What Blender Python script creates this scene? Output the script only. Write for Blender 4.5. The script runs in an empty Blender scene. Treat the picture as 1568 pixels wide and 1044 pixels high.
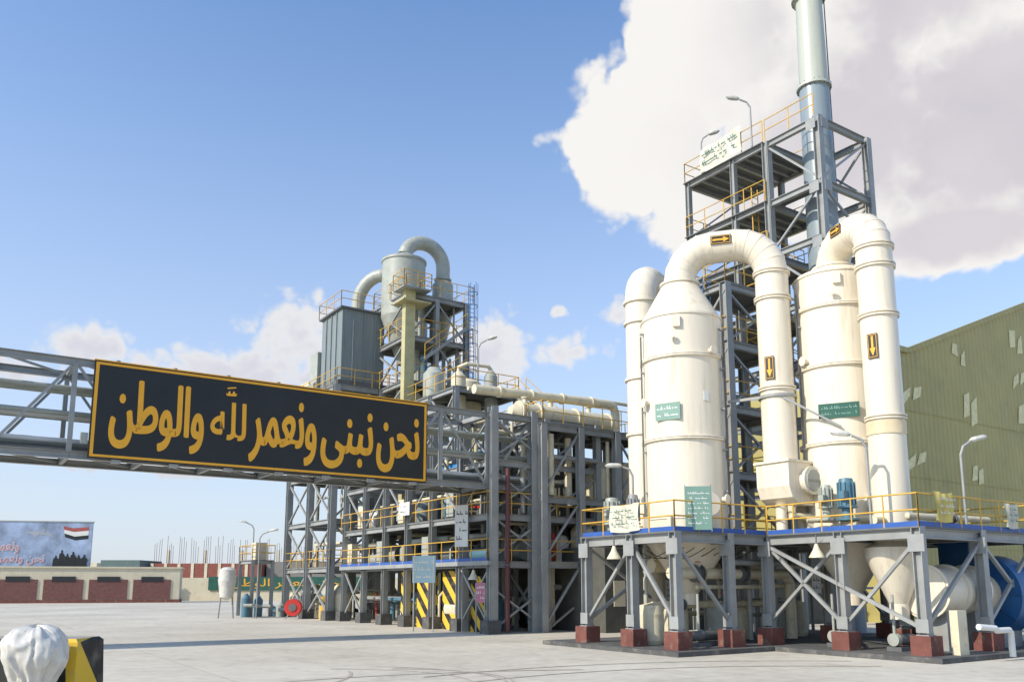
import bpy, math, random
from mathutils import Vector, Matrix
random.seed(7)
C,S=0.8300,0.5577
def W(s,t,z=0.0): return Vector((C*s-S*t, S*s+C*t, z))
E2=Vector((C,S,0)); E1=Vector((-S,C,0)); UP=Vector((0,0,1))
scene=bpy.context.scene

# ---------------------------------------------------------------- materials
def mat(name,col,rough=0.6,metal=0.0,var=0.12,scale=1.5,streak=False,bump=0.0,bscale=20,dirt=None,dirt_amt=0.0):
    m=bpy.data.materials.new(name); m.use_nodes=True
    nt=m.node_tree; n=nt.nodes; l=nt.links
    b=n["Principled BSDF"]; b.inputs["Roughness"].default_value=rough; b.inputs["Metallic"].default_value=metal
    geo=n.new("ShaderNodeNewGeometry"); mp=n.new("ShaderNodeMapping")
    l.new(geo.outputs["Position"],mp.inputs["Vector"])
    if streak: mp.inputs["Scale"].default_value=(3,3,0.25)
    nz=n.new("ShaderNodeTexNoise"); nz.inputs["Scale"].default_value=scale; nz.inputs["Detail"].default_value=4
    nz.inputs["Roughness"].default_value=0.65
    l.new(mp.outputs[0],nz.inputs["Vector"])
    r=n.new("ShaderNodeValToRGB"); r.color_ramp.elements[0].position=0.3; r.color_ramp.elements[1].position=0.7
    c0=[max(0,c*(1-var)) for c in col]; c1=[min(1,c*(1+var)) for c in col]
    r.color_ramp.elements[0].color=(*c0,1); r.color_ramp.elements[1].color=(*c1,1)
    l.new(nz.outputs["Fac"],r.inputs["Fac"])
    out=r.outputs["Color"]
    if dirt:
        n2=n.new("ShaderNodeTexNoise"); n2.inputs["Scale"].default_value=scale*2.3; n2.inputs["Detail"].default_value=5
        l.new(mp.outputs[0],n2.inputs["Vector"])
        r2=n.new("ShaderNodeMapRange"); r2.inputs["From Min"].default_value=0.55; r2.inputs["From Max"].default_value=0.75
        r2.inputs["To Max"].default_value=dirt_amt
        l.new(n2.outputs["Fac"],r2.inputs["Value"])
        mx=n.new("ShaderNodeMix"); mx.data_type='RGBA'; mx.inputs["B"].default_value=(*dirt,1)
        l.new(r2.outputs[0],mx.inputs["Factor"]); l.new(out,mx.inputs["A"]); out=mx.outputs["Result"]
    l.new(out,b.inputs["Base Color"])
    if bump>0:
        n3=n.new("ShaderNodeTexNoise"); n3.inputs["Scale"].default_value=bscale; n3.inputs["Detail"].default_value=4
        l.new(geo.outputs["Position"],n3.inputs["Vector"])
        bp=n.new("ShaderNodeBump"); bp.inputs["Strength"].default_value=bump; bp.inputs["Distance"].default_value=0.02
        l.new(n3.outputs["Fac"],bp.inputs["Height"]); l.new(bp.outputs[0],b.inputs["Normal"])
    return m
CREAM=mat("cream_coating",(0.76,0.69,0.55),0.28,var=0.05,scale=0.8,streak=True,bump=0.15,bscale=3,dirt=(0.52,0.42,0.29),dirt_amt=0.5)
CREAM2=mat("cream_pipe_paint",(0.68,0.61,0.43),0.45,var=0.1,dirt=(0.36,0.28,0.18),dirt_amt=0.6)
COLLAR=mat("yellowed_collar",(0.68,0.56,0.36),0.5)
STEEL=mat("grey_steel_paint",(0.295,0.305,0.295),0.42,var=0.16,scale=1.2,dirt=(0.36,0.31,0.24),dirt_amt=0.5)
STEELD=mat("dark_steel_paint",(0.12,0.125,0.125),0.6,var=0.2)
GREY=mat("grey_plate",(0.20,0.235,0.235),0.5,var=0.1,streak=True,dirt=(0.15,0.13,0.11),dirt_amt=0.5)
GREYG=mat("grey_duct",(0.36,0.38,0.33),0.45,var=0.12,dirt=(0.22,0.19,0.15),dirt_amt=0.4)
YEL=mat("yellow_rail_paint",(0.62,0.37,0.05),0.5,var=0.2)
YELP=mat("pale_yellow_column",(0.46,0.42,0.22),0.55,var=0.12,dirt=(.25,.2,.12),dirt_amt=.4)
BLUE=mat("blue_toe_board",(0.03,0.10,0.36),0.5)
BLUED=mat("blue_fan_paint",(0.015,0.10,0.26),0.4,var=0.2)
BLUEG=mat("blue_grey_stack",(0.25,0.30,0.32),0.3,var=0.08,streak=True)
STACKW=mat("stack_pale_paint",(0.46,0.48,0.40),0.33,var=0.07,streak=True)
RED=mat("red_paint",(0.5,0.03,0.02),0.5)
BRICK=mat("red_oxide_footing",(0.17,0.06,0.045),0.8,var=0.3,bump=0.4,dirt=(.3,.24,.18),dirt_amt=.6)
KERB=mat("dark_kerb",(0.09,0.09,0.088),0.85,var=0.25,bump=0.3,dirt=(.28,.25,.2),dirt_amt=.5)
BLACK=mat("black_board",(0.010,0.013,0.013),0.5,var=0.25,scale=.8)
GOLD=mat("gold_lettering",(0.85,0.41,0.02),0.5,var=0.06)
WHITE=mat("white_panel",(0.70,0.70,0.66),0.6,var=0.06)
GREENS=mat("green_sign_board",(0.18,0.31,0.25),0.5,var=0.1)
GREEND=mat("dark_green_sign",(0.02,0.10,0.07),0.5,var=0.2)
WALLC=mat("cream_plaster",(0.60,0.54,0.39),0.9,var=0.08,scale=0.6,dirt=(.4,.34,.24),dirt_amt=.4)
MAROON=mat("maroon_brick",(0.17,0.075,0.065),0.9,var=0.2,scale=3)
GLASS=mat("dark_window",(0.02,0.022,0.025),0.2)
CONT=mat("container_red",(0.22,0.07,0.05),0.8,var=0.2)
DECK=mat("deck_grating",(0.14,0.145,0.14),0.7,var=0.15)
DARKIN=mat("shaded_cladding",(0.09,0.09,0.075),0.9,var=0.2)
PINK=mat("pink_print",(0.50,0.18,0.24),0.7)
PALE=mat("painted_sun_reflection",(0.72,0.66,0.36),0.6,var=.2,scale=3)  # reflected sunlight put into a pale base colour
PLASTIC=mat("plastic_wrap",(0.60,0.58,0.52),0.22,var=0.12,scale=5,bump=0.7,bscale=6)

def corrugated(name,col,horiz,period=0.35,amp=0.5):
    m=mat(name,col,0.55,var=0.1,scale=0.3,dirt=(0.2,0.19,0.08),dirt_amt=0.3)
    nt=m.node_tree;n=nt.nodes;l=nt.links
    geo=n.new("ShaderNodeNewGeometry"); dt=n.new("ShaderNodeVectorMath"); dt.operation='DOT_PRODUCT'
    dt.inputs[1].default_value=horiz; l.new(geo.outputs["Position"],dt.inputs[0])
    m1=n.new("ShaderNodeMath"); m1.operation='MULTIPLY'; m1.inputs[1].default_value=2*math.pi/period
    l.new(dt.outputs["Value"],m1.inputs[0])
    m2=n.new("ShaderNodeMath"); m2.operation='SINE'; l.new(m1.outputs[0],m2.inputs[0])
    bp=n.new("ShaderNodeBump"); bp.inputs["Strength"].default_value=amp; bp.inputs["Distance"].default_value=0.05
    l.new(m2.outputs[0],bp.inputs["Height"]); l.new(bp.outputs[0],n["Principled BSDF"].inputs["Normal"])
    return m
OLIVE=corrugated("olive_cladding",(0.40,0.345,0.12),E2,.5)
def stripes(name,axis,w=0.55,c1=(0.75,0.48,0.03),c2=(0.015,0.015,0.015),th=.5,phase=0):
    m=bpy.data.materials.new(name); m.use_nodes=True; nt=m.node_tree;n=nt.nodes;l=nt.links
    b=n["Principled BSDF"]; b.inputs["Roughness"].default_value=0.7
    geo=n.new("ShaderNodeNewGeometry"); dt=n.new("ShaderNodeVectorMath"); dt.operation='DOT_PRODUCT'
    dt.inputs[1].default_value=axis; l.new(geo.outputs["Position"],dt.inputs[0])
    m1=n.new("ShaderNodeMath"); m1.operation='DIVIDE'; m1.inputs[1].default_value=w; l.new(dt.outputs["Value"],m1.inputs[0])
    ma=n.new("ShaderNodeMath"); ma.operation='ADD'; ma.inputs[1].default_value=phase; l.new(m1.outputs[0],ma.inputs[0])
    m2=n.new("ShaderNodeMath"); m2.operation='FRACT'; l.new(ma.outputs[0],m2.inputs[0])
    m3=n.new("ShaderNodeMath"); m3.operation='GREATER_THAN'; m3.inputs[1].default_value=th; l.new(m2.outputs[0],m3.inputs[0])
    nz=n.new("ShaderNodeTexNoise"); nz.inputs["Scale"].default_value=3; nz.inputs["Detail"].default_value=6; l.new(geo.outputs["Position"],nz.inputs["Vector"])
    mx=n.new("ShaderNodeMix"); mx.data_type='RGBA'; mx.inputs["A"].default_value=(*c1,1); mx.inputs["B"].default_value=(*c2,1)
    l.new(m3.outputs[0],mx.inputs["Factor"])
    mx2=n.new("ShaderNodeMix"); mx2.data_type='RGBA'; mx2.inputs["B"].default_value=(0.3,0.26,0.2,1)
    mr=n.new("ShaderNodeMapRange"); mr.inputs["From Min"].default_value=0.5; mr.inputs["From Max"].default_value=0.8; mr.inputs["To Max"].default_value=0.5
    l.new(nz.outputs["Fac"],mr.inputs["Value"]); l.new(mr.outputs[0],mx2.inputs["Factor"]); l.new(mx.outputs["Result"],mx2.inputs["A"])
    l.new(mx2.outputs["Result"],b.inputs["Base Color"]); return m
HAZ=stripes("hazard_stripes_wall",(E1*0.7-UP*0.75),0.75)
HAZ2=stripes("hazard_stripes_barrier",(Vector((1,0.1,0.12))),0.62,th=.3,phase=.2)

# ---------------------------------------------------------------- builder
class Obj:
    def __init__(s,name): s.name=name; s.parts={}; s.cur=None; s.part("body")
    def part(s,p):
        s.cur=s.parts.setdefault(p,dict(v=[],f=[],m=[],sm=[],mats=[])); return s
    def add(s,vs,fs,m,smooth=False):
        c=s.cur; o=len(c['v']); c['v']+= [Vector(v) for v in vs]
        if m not in c['mats']: c['mats'].append(m)
        mi=c['mats'].index(m)
        for f in fs: c['f'].append([i+o for i in f]); c['m'].append(mi); c['sm'].append(smooth)
    def finish(s):
        P={k:p for k,p in s.parts.items() if p['v']}
        allv=[v for p in P.values() for v in p['v']]
        mnx=min(v.x for v in allv);mxx=max(v.x for v in allv);mny=min(v.y for v in allv);mxy=max(v.y for v in allv);mnz=min(v.z for v in allv)
        L=Vector(((mnx+mxx)/2,(mny+mxy)/2,mnz))
        root=None
        if len(P)>1:
            root=bpy.data.objects.new(s.name,None); root.location=L; root.empty_display_size=0.5
            scene.collection.objects.link(root)
        for k,p in P.items():
            nm=s.name if root is None else k
            me=bpy.data.meshes.new(nm); me.from_pydata([tuple(v-L) for v in p['v']],[],p['f'])
            for m in p['mats']: me.materials.append(m)
            me.polygons.foreach_set("material_index",p['m']); me.polygons.foreach_set("use_smooth",p['sm']); me.update()
            ob=bpy.data.objects.new(nm,me); scene.collection.objects.link(ob)
            if root is None: ob.location=L
            else: ob.parent=root
        return root
    def obox(s,c,ax,ay,az,hx,hy,hz,m):
        c=Vector(c); vs=[c+ax*(hx*i)+ay*(hy*j)+az*(hz*k) for k in(-1,1) for j in(-1,1) for i in(-1,1)]
        s.add(vs,[(0,2,3,1),(4,5,7,6),(0,1,5,4),(2,6,7,3),(0,4,6,2),(1,3,7,5)],m)
    def sbox(s,s0,s1,t0,t1,z0,z1,m):
        s.obox(W((s0+s1)/2,(t0+t1)/2,(z0+z1)/2),E2,E1,UP,(s1-s0)/2,(t1-t0)/2,(z1-z0)/2,m)
    def wbox(s,x0,x1,y0,y1,z0,z1,m):
        s.obox(((x0+x1)/2,(y0+y1)/2,(z0+z1)/2),Vector((1,0,0)),Vector((0,1,0)),UP,(x1-x0)/2,(y1-y0)/2,(z1-z0)/2,m)
    def beam(s,p0,p1,w,h,m,I=False):
        p0=Vector(p0);p1=Vector(p1);d=p1-p0;L=d.length
        if L<1e-4: return
        d/=L
        if abs(d.z)>0.95: side=E2
        else: side=d.cross(UP).normalized()
        up=side.cross(d).normalized(); c=(p0+p1)/2
        if not I: s.obox(c,side,d,up,w/2,L/2,h/2,m)
        else:
            tf=h*0.09
            s.obox(c,side,d,up,w*0.05,L/2,h/2-tf,m)
            s.obox(c+up*(h/2-tf/2),side,d,up,w/2,L/2,tf/2,m); s.obox(c-up*(h/2-tf/2),side,d,up,w/2,L/2,tf/2,m)
    def tube(s,path,r,m,seg=16,cap=True,r1=None):
        P=[Vector(p) for p in path]; n=len(P); r1=r if r1 is None else r1
        T=[]
        for i in range(n):
            a=P[min(i+1,n-1)]-P[max(i-1,0)]
            if 0<i<n-1: a=(P[i+1]-P[i]).normalized()+(P[i]-P[i-1]).normalized()
            T.append(a.normalized())
        ref=Vector((1,0,0)) if abs(T[0].z)>0.8 else UP
        u=(ref-T[0]*ref.dot(T[0])).normalized(); rings=[]
        for i in range(n):
            u=(u-T[i]*u.dot(T[i])).normalized(); v=T[i].cross(u)
            rr=r+(r1-r)*i/(n-1)
            rings.append([P[i]+(u*math.cos(2*math.pi*j/seg)+v*math.sin(2*math.pi*j/seg))*rr for j in range(seg)])
        for i in range(n-1):
            s.add(rings[i]+rings[i+1],[(j,(j+1)%seg,seg+(j+1)%seg,seg+j) for j in range(seg)],m,True)
        if cap:
            s.add(rings[0],[tuple(range(seg))[::-1]],m); s.add(rings[-1],[tuple(range(seg))],m)
    def cyl(s,p0,p1,r,m,seg=24,r1=None): s.tube([p0,p1],r,m,seg,True,r1)
    def ring(s,c,d,r,w,m,seg=32):
        d=Vector(d).normalized(); s.cyl(Vector(c)-d*w/2,Vector(c)+d*w/2,r,m,seg)
    def revolve(s,c,prof,m,seg=56):
        c=Vector(c)
        for (ra,za),(rb,zb) in zip(prof[:-1],prof[1:]):
            A=[c+Vector((ra*math.cos(2*math.pi*j/seg),ra*math.sin(2*math.pi*j/seg),za)) for j in range(seg)]
            B=[c+Vector((rb*math.cos(2*math.pi*j/seg),rb*math.sin(2*math.pi*j/seg),zb)) for j in range(seg)]
            s.add(A+B,[(j,(j+1)%seg,seg+(j+1)%seg,seg+j) for j in range(seg)],m,True)
    def rail(s,p0,p1,m=None,h=1.05,toe=None,sp=1.3,r=0.026,mid=2):
        m=m or YEL
        p0=Vector(p0);p1=Vector(p1);n=max(1,int(round((p1-p0).length/sp)))
        for i in range(n+1):
            q=p0.lerp(p1,i/n); s.cyl(q,q+UP*h,r,m,6)
        for k in range(1,mid+1): s.cyl(p0+UP*h*k/mid,p1+UP*h*k/mid,r,m,6)
        if toe:
            s.beam(p0+UP*0.07,p1+UP*0.07,0.02,0.16,toe)
    def railloop(s,s0,s1,t0,t1,z,m=None,toe=None,skip=(),h=1.05):
        c=[W(s0,t0,z),W(s1,t0,z),W(s1,t1,z),W(s0,t1,z)]
        for i in range(4):
            if i in skip: continue
            s.rail(c[i],c[(i+1)%4],m,h,toe)
    def xbrace(s,a0,b0,z0,z1,m,w=0.1,mode='X'):
        a=Vector(a0);b=Vector(b0)
        A0=Vector((a.x,a.y,z0));A1=Vector((a.x,a.y,z1));B0=Vector((b.x,b.y,z0));B1=Vector((b.x,b.y,z1))
        if mode in 'X/': s.beam(A0,B1,w,w,m)
        if mode in 'X\\': s.beam(A1,B0,w,w*.9,m)
    def gusset(s,p,d,m,sz=.22):
        d=Vector(d); s.obox(p,d,d.cross(UP),UP,sz,.012,sz,m)
    def frame(s,ss,ts,zs,m,cw=0.28,bw=0.22,z0=0.0,I=True,deck=None,dm=None):
        for a in ss:
            for b in ts:
                s.beam(W(a,b,z0),W(a,b,zs[-1]),cw,cw,m,I)
        for z in zs:
            for a in ss:
                for b0,b1 in zip(ts[:-1],ts[1:]): s.beam(W(a,b0+cw*.5,z-bw/2),W(a,b1-cw*.5,z-bw/2),bw*.7,bw,m,I)
            for b in ts:
                for a0,a1 in zip(ss[:-1],ss[1:]): s.beam(W(a0+cw*.5,b,z-bw/2),W(a1-cw*.5,b,z-bw/2),bw*.7,bw,m,I)
            if deck and z in deck: s.sbox(ss[0]-.1,ss[-1]+.1,ts[0]-.1,ts[-1]+.1,z+0.003,z+0.05,dm or DECK)
    def ladder(s,p,d,z0,z1,m=None,cage=True):
        m=m or YEL; p=Vector(p); d=Vector(d).normalized(); o=UP.cross(d)
        for k in(-.22,.22): s.cyl(p+d*k+UP*z0,p+d*k+UP*z1,0.03,m,6)
        z=z0
        while z<z1: s.cyl(p-d*.22+UP*z,p+d*.22+UP*z,0.018,m,5); z+=0.3
        if cage:
            z=z0+2.2
            while z<z1:
                s.tube([p+UP*z+d*(.36*math.cos(a))-o*(.36*math.sin(a)*1.6) for a in [i*math.pi/8 for i in range(9)]],0.025,m,5); z+=0.9
            for a in(.6,1.57,2.5): s.cyl(p+UP*(z0+2.2)+d*(.36*math.cos(a))-o*(.58*math.sin(a)),p+UP*z1+d*(.36*math.cos(a))-o*(.58*math.sin(a)),0.02,m,5)
    def plate(s,c,nrm,w,h,m,th=0.03,upv=UP):
        nrm=Vector(nrm).normalized(); side=upv.cross(nrm).normalized(); u=nrm.cross(side)
        s.obox(c,side,nrm,u,w/2,th/2,h/2,m); return Vector(c)+nrm*(th/2+0.003),side,u
    def poly(s,c,side,u,pts,m): s.add([c+side*a+u*b for a,b in pts],[tuple(range(len(pts)))],m)
    def scribble(s,c,side,u,w,h,rows,m,dens=1.0):
        for r in range(rows):
            y=h/2-(r+.5)*h/rows; x=-w/2
            lh=h/rows*.6
            while x<w/2-lh*.3:
                ww=lh*random.uniform(.25,.9)
                if random.random()<.82*dens:
                    s.poly(c,side,u,[(x,y-lh*.25),(x+ww,y-lh*.25),(x+ww,y),(x,y)],m)
                    if random.random()<.55: s.poly(c,side,u,[(x+ww*.1,y+lh*.002),(x+ww*.1+lh*.18,y+lh*.002),(x+ww*.1+lh*.18,y+lh*.5),(x+ww*.1,y+lh*.5)],m)
                    if random.random()<.35: s.poly(c,side,u,[(x+ww*.6,y-lh*.5),(x+ww*.6+lh*.15,y-lh*.5),(x+ww*.6+lh*.15,y-lh*.35),(x+ww*.6,y-lh*.35)],m)
                x+=ww+lh*random.choice([0.0,0.05,.3])
def arch(A,B,z0a,z0b,ztop,R,n=5):
    A=Vector((A[0],A[1],0));B=Vector((B[0],B[1],0));d=(B-A);L=d.length;d/=L
    pts=[A+UP*z0a]
    for i in range(n+1):
        a=i/n*math.pi/2; pts.append(A+d*(R-R*math.cos(a))+UP*(ztop-R+R*math.sin(a)))
    for i in range(n+1):
        a=i/n*math.pi/2; pts.append(B-d*(R-R*math.sin(a))+UP*(ztop-R+R*math.cos(a)))
    pts.append(B+UP*z0b)
    out=[pts[0]]
    for p in pts[1:]:
        if (p-out[-1]).length>0.03: out.append(p)
    return out

# Arabic lettering with the built-in font; embolden = small shifted copies, each 1.5 mm prouder
def arabic(parent,text,origin,side,nrm,w,h,m,name,bold=0.0):
    cu=bpy.data.curves.new(name,'FONT'); cu.body=text; cu.resolution_u=5
    ob=bpy.data.objects.new(name,cu); scene.collection.objects.link(ob)
    bpy.context.view_layer.update()
    me=bpy.data.meshes.new_from_object(ob.evaluated_get(bpy.context.evaluated_depsgraph_get()))
    bpy.data.objects.remove(ob)
    if len(me.vertices)<3: return
    xs=[v.co.x for v in me.vertices]; ys=[v.co.y for v in me.vertices]; L=parent.location
    V=[];F=[]; base=[(v.co.x-min(xs))/(max(xs)-min(xs)+1e-6) for v in me.vertices]; by=[(v.co.y-min(ys))/(max(ys)-min(ys)+1e-6) for v in me.vertices]
    offs=[(0,0)]
    if bold: offs+=[(bold*math.cos(a),bold*math.sin(a)) for a in [k*math.pi/4 for k in range(8)]]
    for q,(dx,dy) in enumerate(offs):
        o0=len(V)
        V+=[Vector(origin)+side*(w*fx+dx)+UP*(h*fy+dy)+nrm*(.004+.0015*q)-L for fx,fy in zip(base,by)]
        F+=[[i+o0 for i in p.vertices] for p in me.polygons]
    m2=bpy.data.meshes.new(name); m2.from_pydata([tuple(v) for v in V],[],F); m2.materials.append(m)
    ob=bpy.data.objects.new(name,m2); scene.collection.objects.link(ob); ob.parent=parent

# ---------------------------------------------------------------- ground
def make_ground():
    m=bpy.data.materials.new("dusty_concrete"); m.use_nodes=True; nt=m.node_tree;n=nt.nodes;l=nt.links
    b=n["Principled BSDF"]; b.inputs["Roughness"].default_value=0.9
    geo=n.new("ShaderNodeNewGeometry")
    nz=n.new("ShaderNodeTexNoise"); nz.inputs["Scale"].default_value=0.12; nz.inputs["Detail"].default_value=7; nz.inputs["Roughness"].default_value=0.6
    l.new(geo.outputs["Position"],nz.inputs["Vector"])
    r=n.new("ShaderNodeValToRGB"); r.color_ramp.elements[0].position=.34; r.color_ramp.elements[1].position=.66
    r.color_ramp.elements[0].color=(0.47,0.425,0.34,1); r.color_ramp.elements[1].color=(0.60,0.56,0.465,1)
    l.new(nz.outputs["Fac"],r.inputs["Fac"])
    n2=n.new("ShaderNodeTexNoise"); n2.inputs["Scale"].default_value=2.5; n2.inputs["Detail"].default_value=7
    l.new(geo.outputs["Position"],n2.inputs["Vector"])
    mr=n.new("ShaderNodeMapRange"); mr.inputs["From Min"].default_value=.3; mr.inputs["From Max"].default_value=.7; mr.inputs["To Min"].default_value=.88; mr.inputs["To Max"].default_value=1.06
    l.new(n2.outputs["Fac"],mr.inputs["Value"])
    n4=n.new("ShaderNodeTexNoise"); n4.inputs["Scale"].default_value=.45; n4.inputs["Detail"].default_value=7; n4.inputs["Roughness"].default_value=.7; n4.inputs["Distortion"].default_value=1.2
    l.new(geo.outputs["Position"],n4.inputs["Vector"])
    r4=n.new("ShaderNodeMapRange"); r4.inputs["From Min"].default_value=.53; r4.inputs["From Max"].default_value=.72; r4.inputs["To Min"].default_value=1; r4.inputs["To Max"].default_value=.74
    l.new(n4.outputs["Fac"],r4.inputs["Value"])
    mu=n.new("ShaderNodeMath"); mu.operation='MULTIPLY'; l.new(mr.outputs[0],mu.inputs[0]); l.new(r4.outputs[0],mu.inputs[1])
    mp=n.new("ShaderNodeMapping"); mp.inputs["Rotation"].default_value=(0,0,-math.radians(33.9)); l.new(geo.outputs["Position"],mp.inputs["Vector"])
    br=n.new("ShaderNodeTexBrick"); br.offset=0; br.inputs["Scale"].default_value=1; br.inputs["Brick Width"].default_value=6; br.inputs["Row Height"].default_value=5
    br.inputs["Mortar Size"].default_value=0.02; br.inputs["Color1"].default_value=(1,1,1,1); br.inputs["Color2"].default_value=(.95,.95,.95,1); br.inputs["Mortar"].default_value=(.72,.7,.67,1)
    l.new(mp.outputs[0],br.inputs["Vector"])
    m1=n.new("ShaderNodeMix"); m1.data_type='RGBA'; m1.blend_type='MULTIPLY'; m1.inputs["Factor"].default_value=1
    l.new(r.outputs["Color"],m1.inputs["A"]); l.new(br.outputs["Color"],m1.inputs["B"])
    m2=n.new("ShaderNodeVectorMath"); m2.operation='SCALE'; l.new(m1.outputs["Result"],m2.inputs[0]); l.new(mu.outputs[0],m2.inputs["Scale"])
    l.new(m2.outputs[0],b.inputs["Base Color"])
    bp=n.new("ShaderNodeBump"); bp.inputs["Strength"].default_value=.15; bp.inputs["Distance"].default_value=.02
    l.new(n2.outputs["Fac"],bp.inputs["Height"]); l.new(bp.outputs[0],b.inputs["Normal"])
    o=Obj("ground"); o.add([(-2500,-300,0),(2500,-300,0),(2500,3500,0),(-2500,3500,0)],[(0,1,2,3)],m); o.finish()
make_ground()
TM=mat("tyre_rubber_marks",(0.40,0.36,0.30),0.9,var=0.2,scale=3)
o=Obj("tyre_marks"); zz_=.004
for (cx,cy,r,a0,a1) in [(-4.5,19.5,3.6,5,95),(-4.5,19.5,4.4,10,80),(-3.2,20,3.2,-20,90),(-9,21,5,300,380),(8,12,12,80,140),(8,12,13.6,82,138),(3,10,13,95,130)]:
    n=40; vs=[];w=0.09; zz_+=.0012
    for i in range(n+1):
        a=math.radians(a0+(a1-a0)*i/n)
        for rr in(r,r+w): vs.append((cx+rr*math.cos(a),cy+rr*math.sin(a),zz_))
    o.add(vs,[(2*i,2*i+1,2*i+3,2*i+2) for i in range(n)],TM)
o.finish()

# ---------------------------------------------------------------- vessel platform
o=Obj("vessel_platform"); o.part("kerb_plinth")
o.sbox(19.2,34,19.4,26.5,0,0.15,KERB); o.sbox(23.7,34,13.6,19.39,0,0.15,KERB)
PZ=3.95
cols=[(20,20.2),(20,22.3),(20,24.8),(22.5,20.2),(22.5,24.8),(24.5,14.5),(24.5,17.2),(24.5,20.2),(24.5,24.8),(28,14.5),(28,17.2),(28,20.2),(28,24.8),(31.5,14.5),(31.5,17.2),(31.5,20.2),(31.5,24.8)]
for (a,b) in cols:
    o.part("footings"); o.sbox(a-.32,a+.32,b-.32,b+.32,0.15,0.72,BRICK)
    o.part("columns"); o.sbox(a-.2,a+.2,b-.2,b+.2,0.72,0.75,STEEL)
    o.beam(W(a,b,0.75),W(a,b,PZ-.0),0.3,0.3,STEEL,True)
    o.part("gussets"); o.gusset(W(a-.16,b,PZ-.5),E1,STEEL,.26); o.gusset(W(a-.16,b,1.0),E1,STEEL,.2)
    for i in(-1,1):
        for j in(-1,1): o.cyl(W(a+i*.14,b+j*.14,.75),W(a+i*.14,b+j*.14,.82),.02,STEELD,6)
o.part("beams")
def lb(a,b,c,d,h=.3): o.beam(W(a,b,PZ-h/2-.06),W(c,d,PZ-h/2-.06),.2,h,STEEL,True)
for a,b,c,d in [(20,20.35,20,24.65),(20.15,20.2,24.35,20.2),(24.5,14.65,24.5,24.8),(24.65,14.5,31.35,14.5),(31.5,14.65,31.5,24.8),(28,14.6,28,24.8),(24.65,20.2,31.4,20.2),(20,24.8,31.4,24.8),(24.65,17.2,31.4,17.2),(22.5,20.3,22.5,24.8)]: lb(a,b,c,d)
o.part("deck"); o.sbox(19.85,31.7,20.05,25,PZ-.055,PZ,DECK); o.sbox(24.35,31.7,14.35,20.045,PZ-.055,PZ,DECK)
o.part("braces")
for a,b,c,d,mm in [(20,20.2,20,22.3,'/'),(20,22.3,20,24.8,'\\'),(20,20.2,22.5,20.2,'\\'),(24.5,14.5,24.5,17.2,'\\'),(24.5,17.2,24.5,20.2,'X'),(24.5,14.5,28,14.5,'/'),(28,14.5,31.5,14.5,'X'),(28,20.2,31.5,20.2,'X'),(20,24.8,24.5,24.8,'X')]:
    o.xbrace(W(a,b),W(c,d),.9,PZ-.35,STEEL,.11,mm)
o.beam(W(24.44,14.6,.95),W(24.44,20.1,PZ-.4),.11,.11,STEEL)
o.part("handrails")
for a,b,c,d in [(19.9,20.1,19.9,24.9),(19.9,20.1,24.4,20.1),(24.4,14.4,24.4,20.05),(24.4,14.4,31.6,14.4),(31.6,14.4,31.6,24.9),(19.9,24.9,31.6,24.9)]:
    o.rail(W(a,b,PZ),W(c,d,PZ),YEL,1.0,BLUE,1.25)
o.finish()

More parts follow.
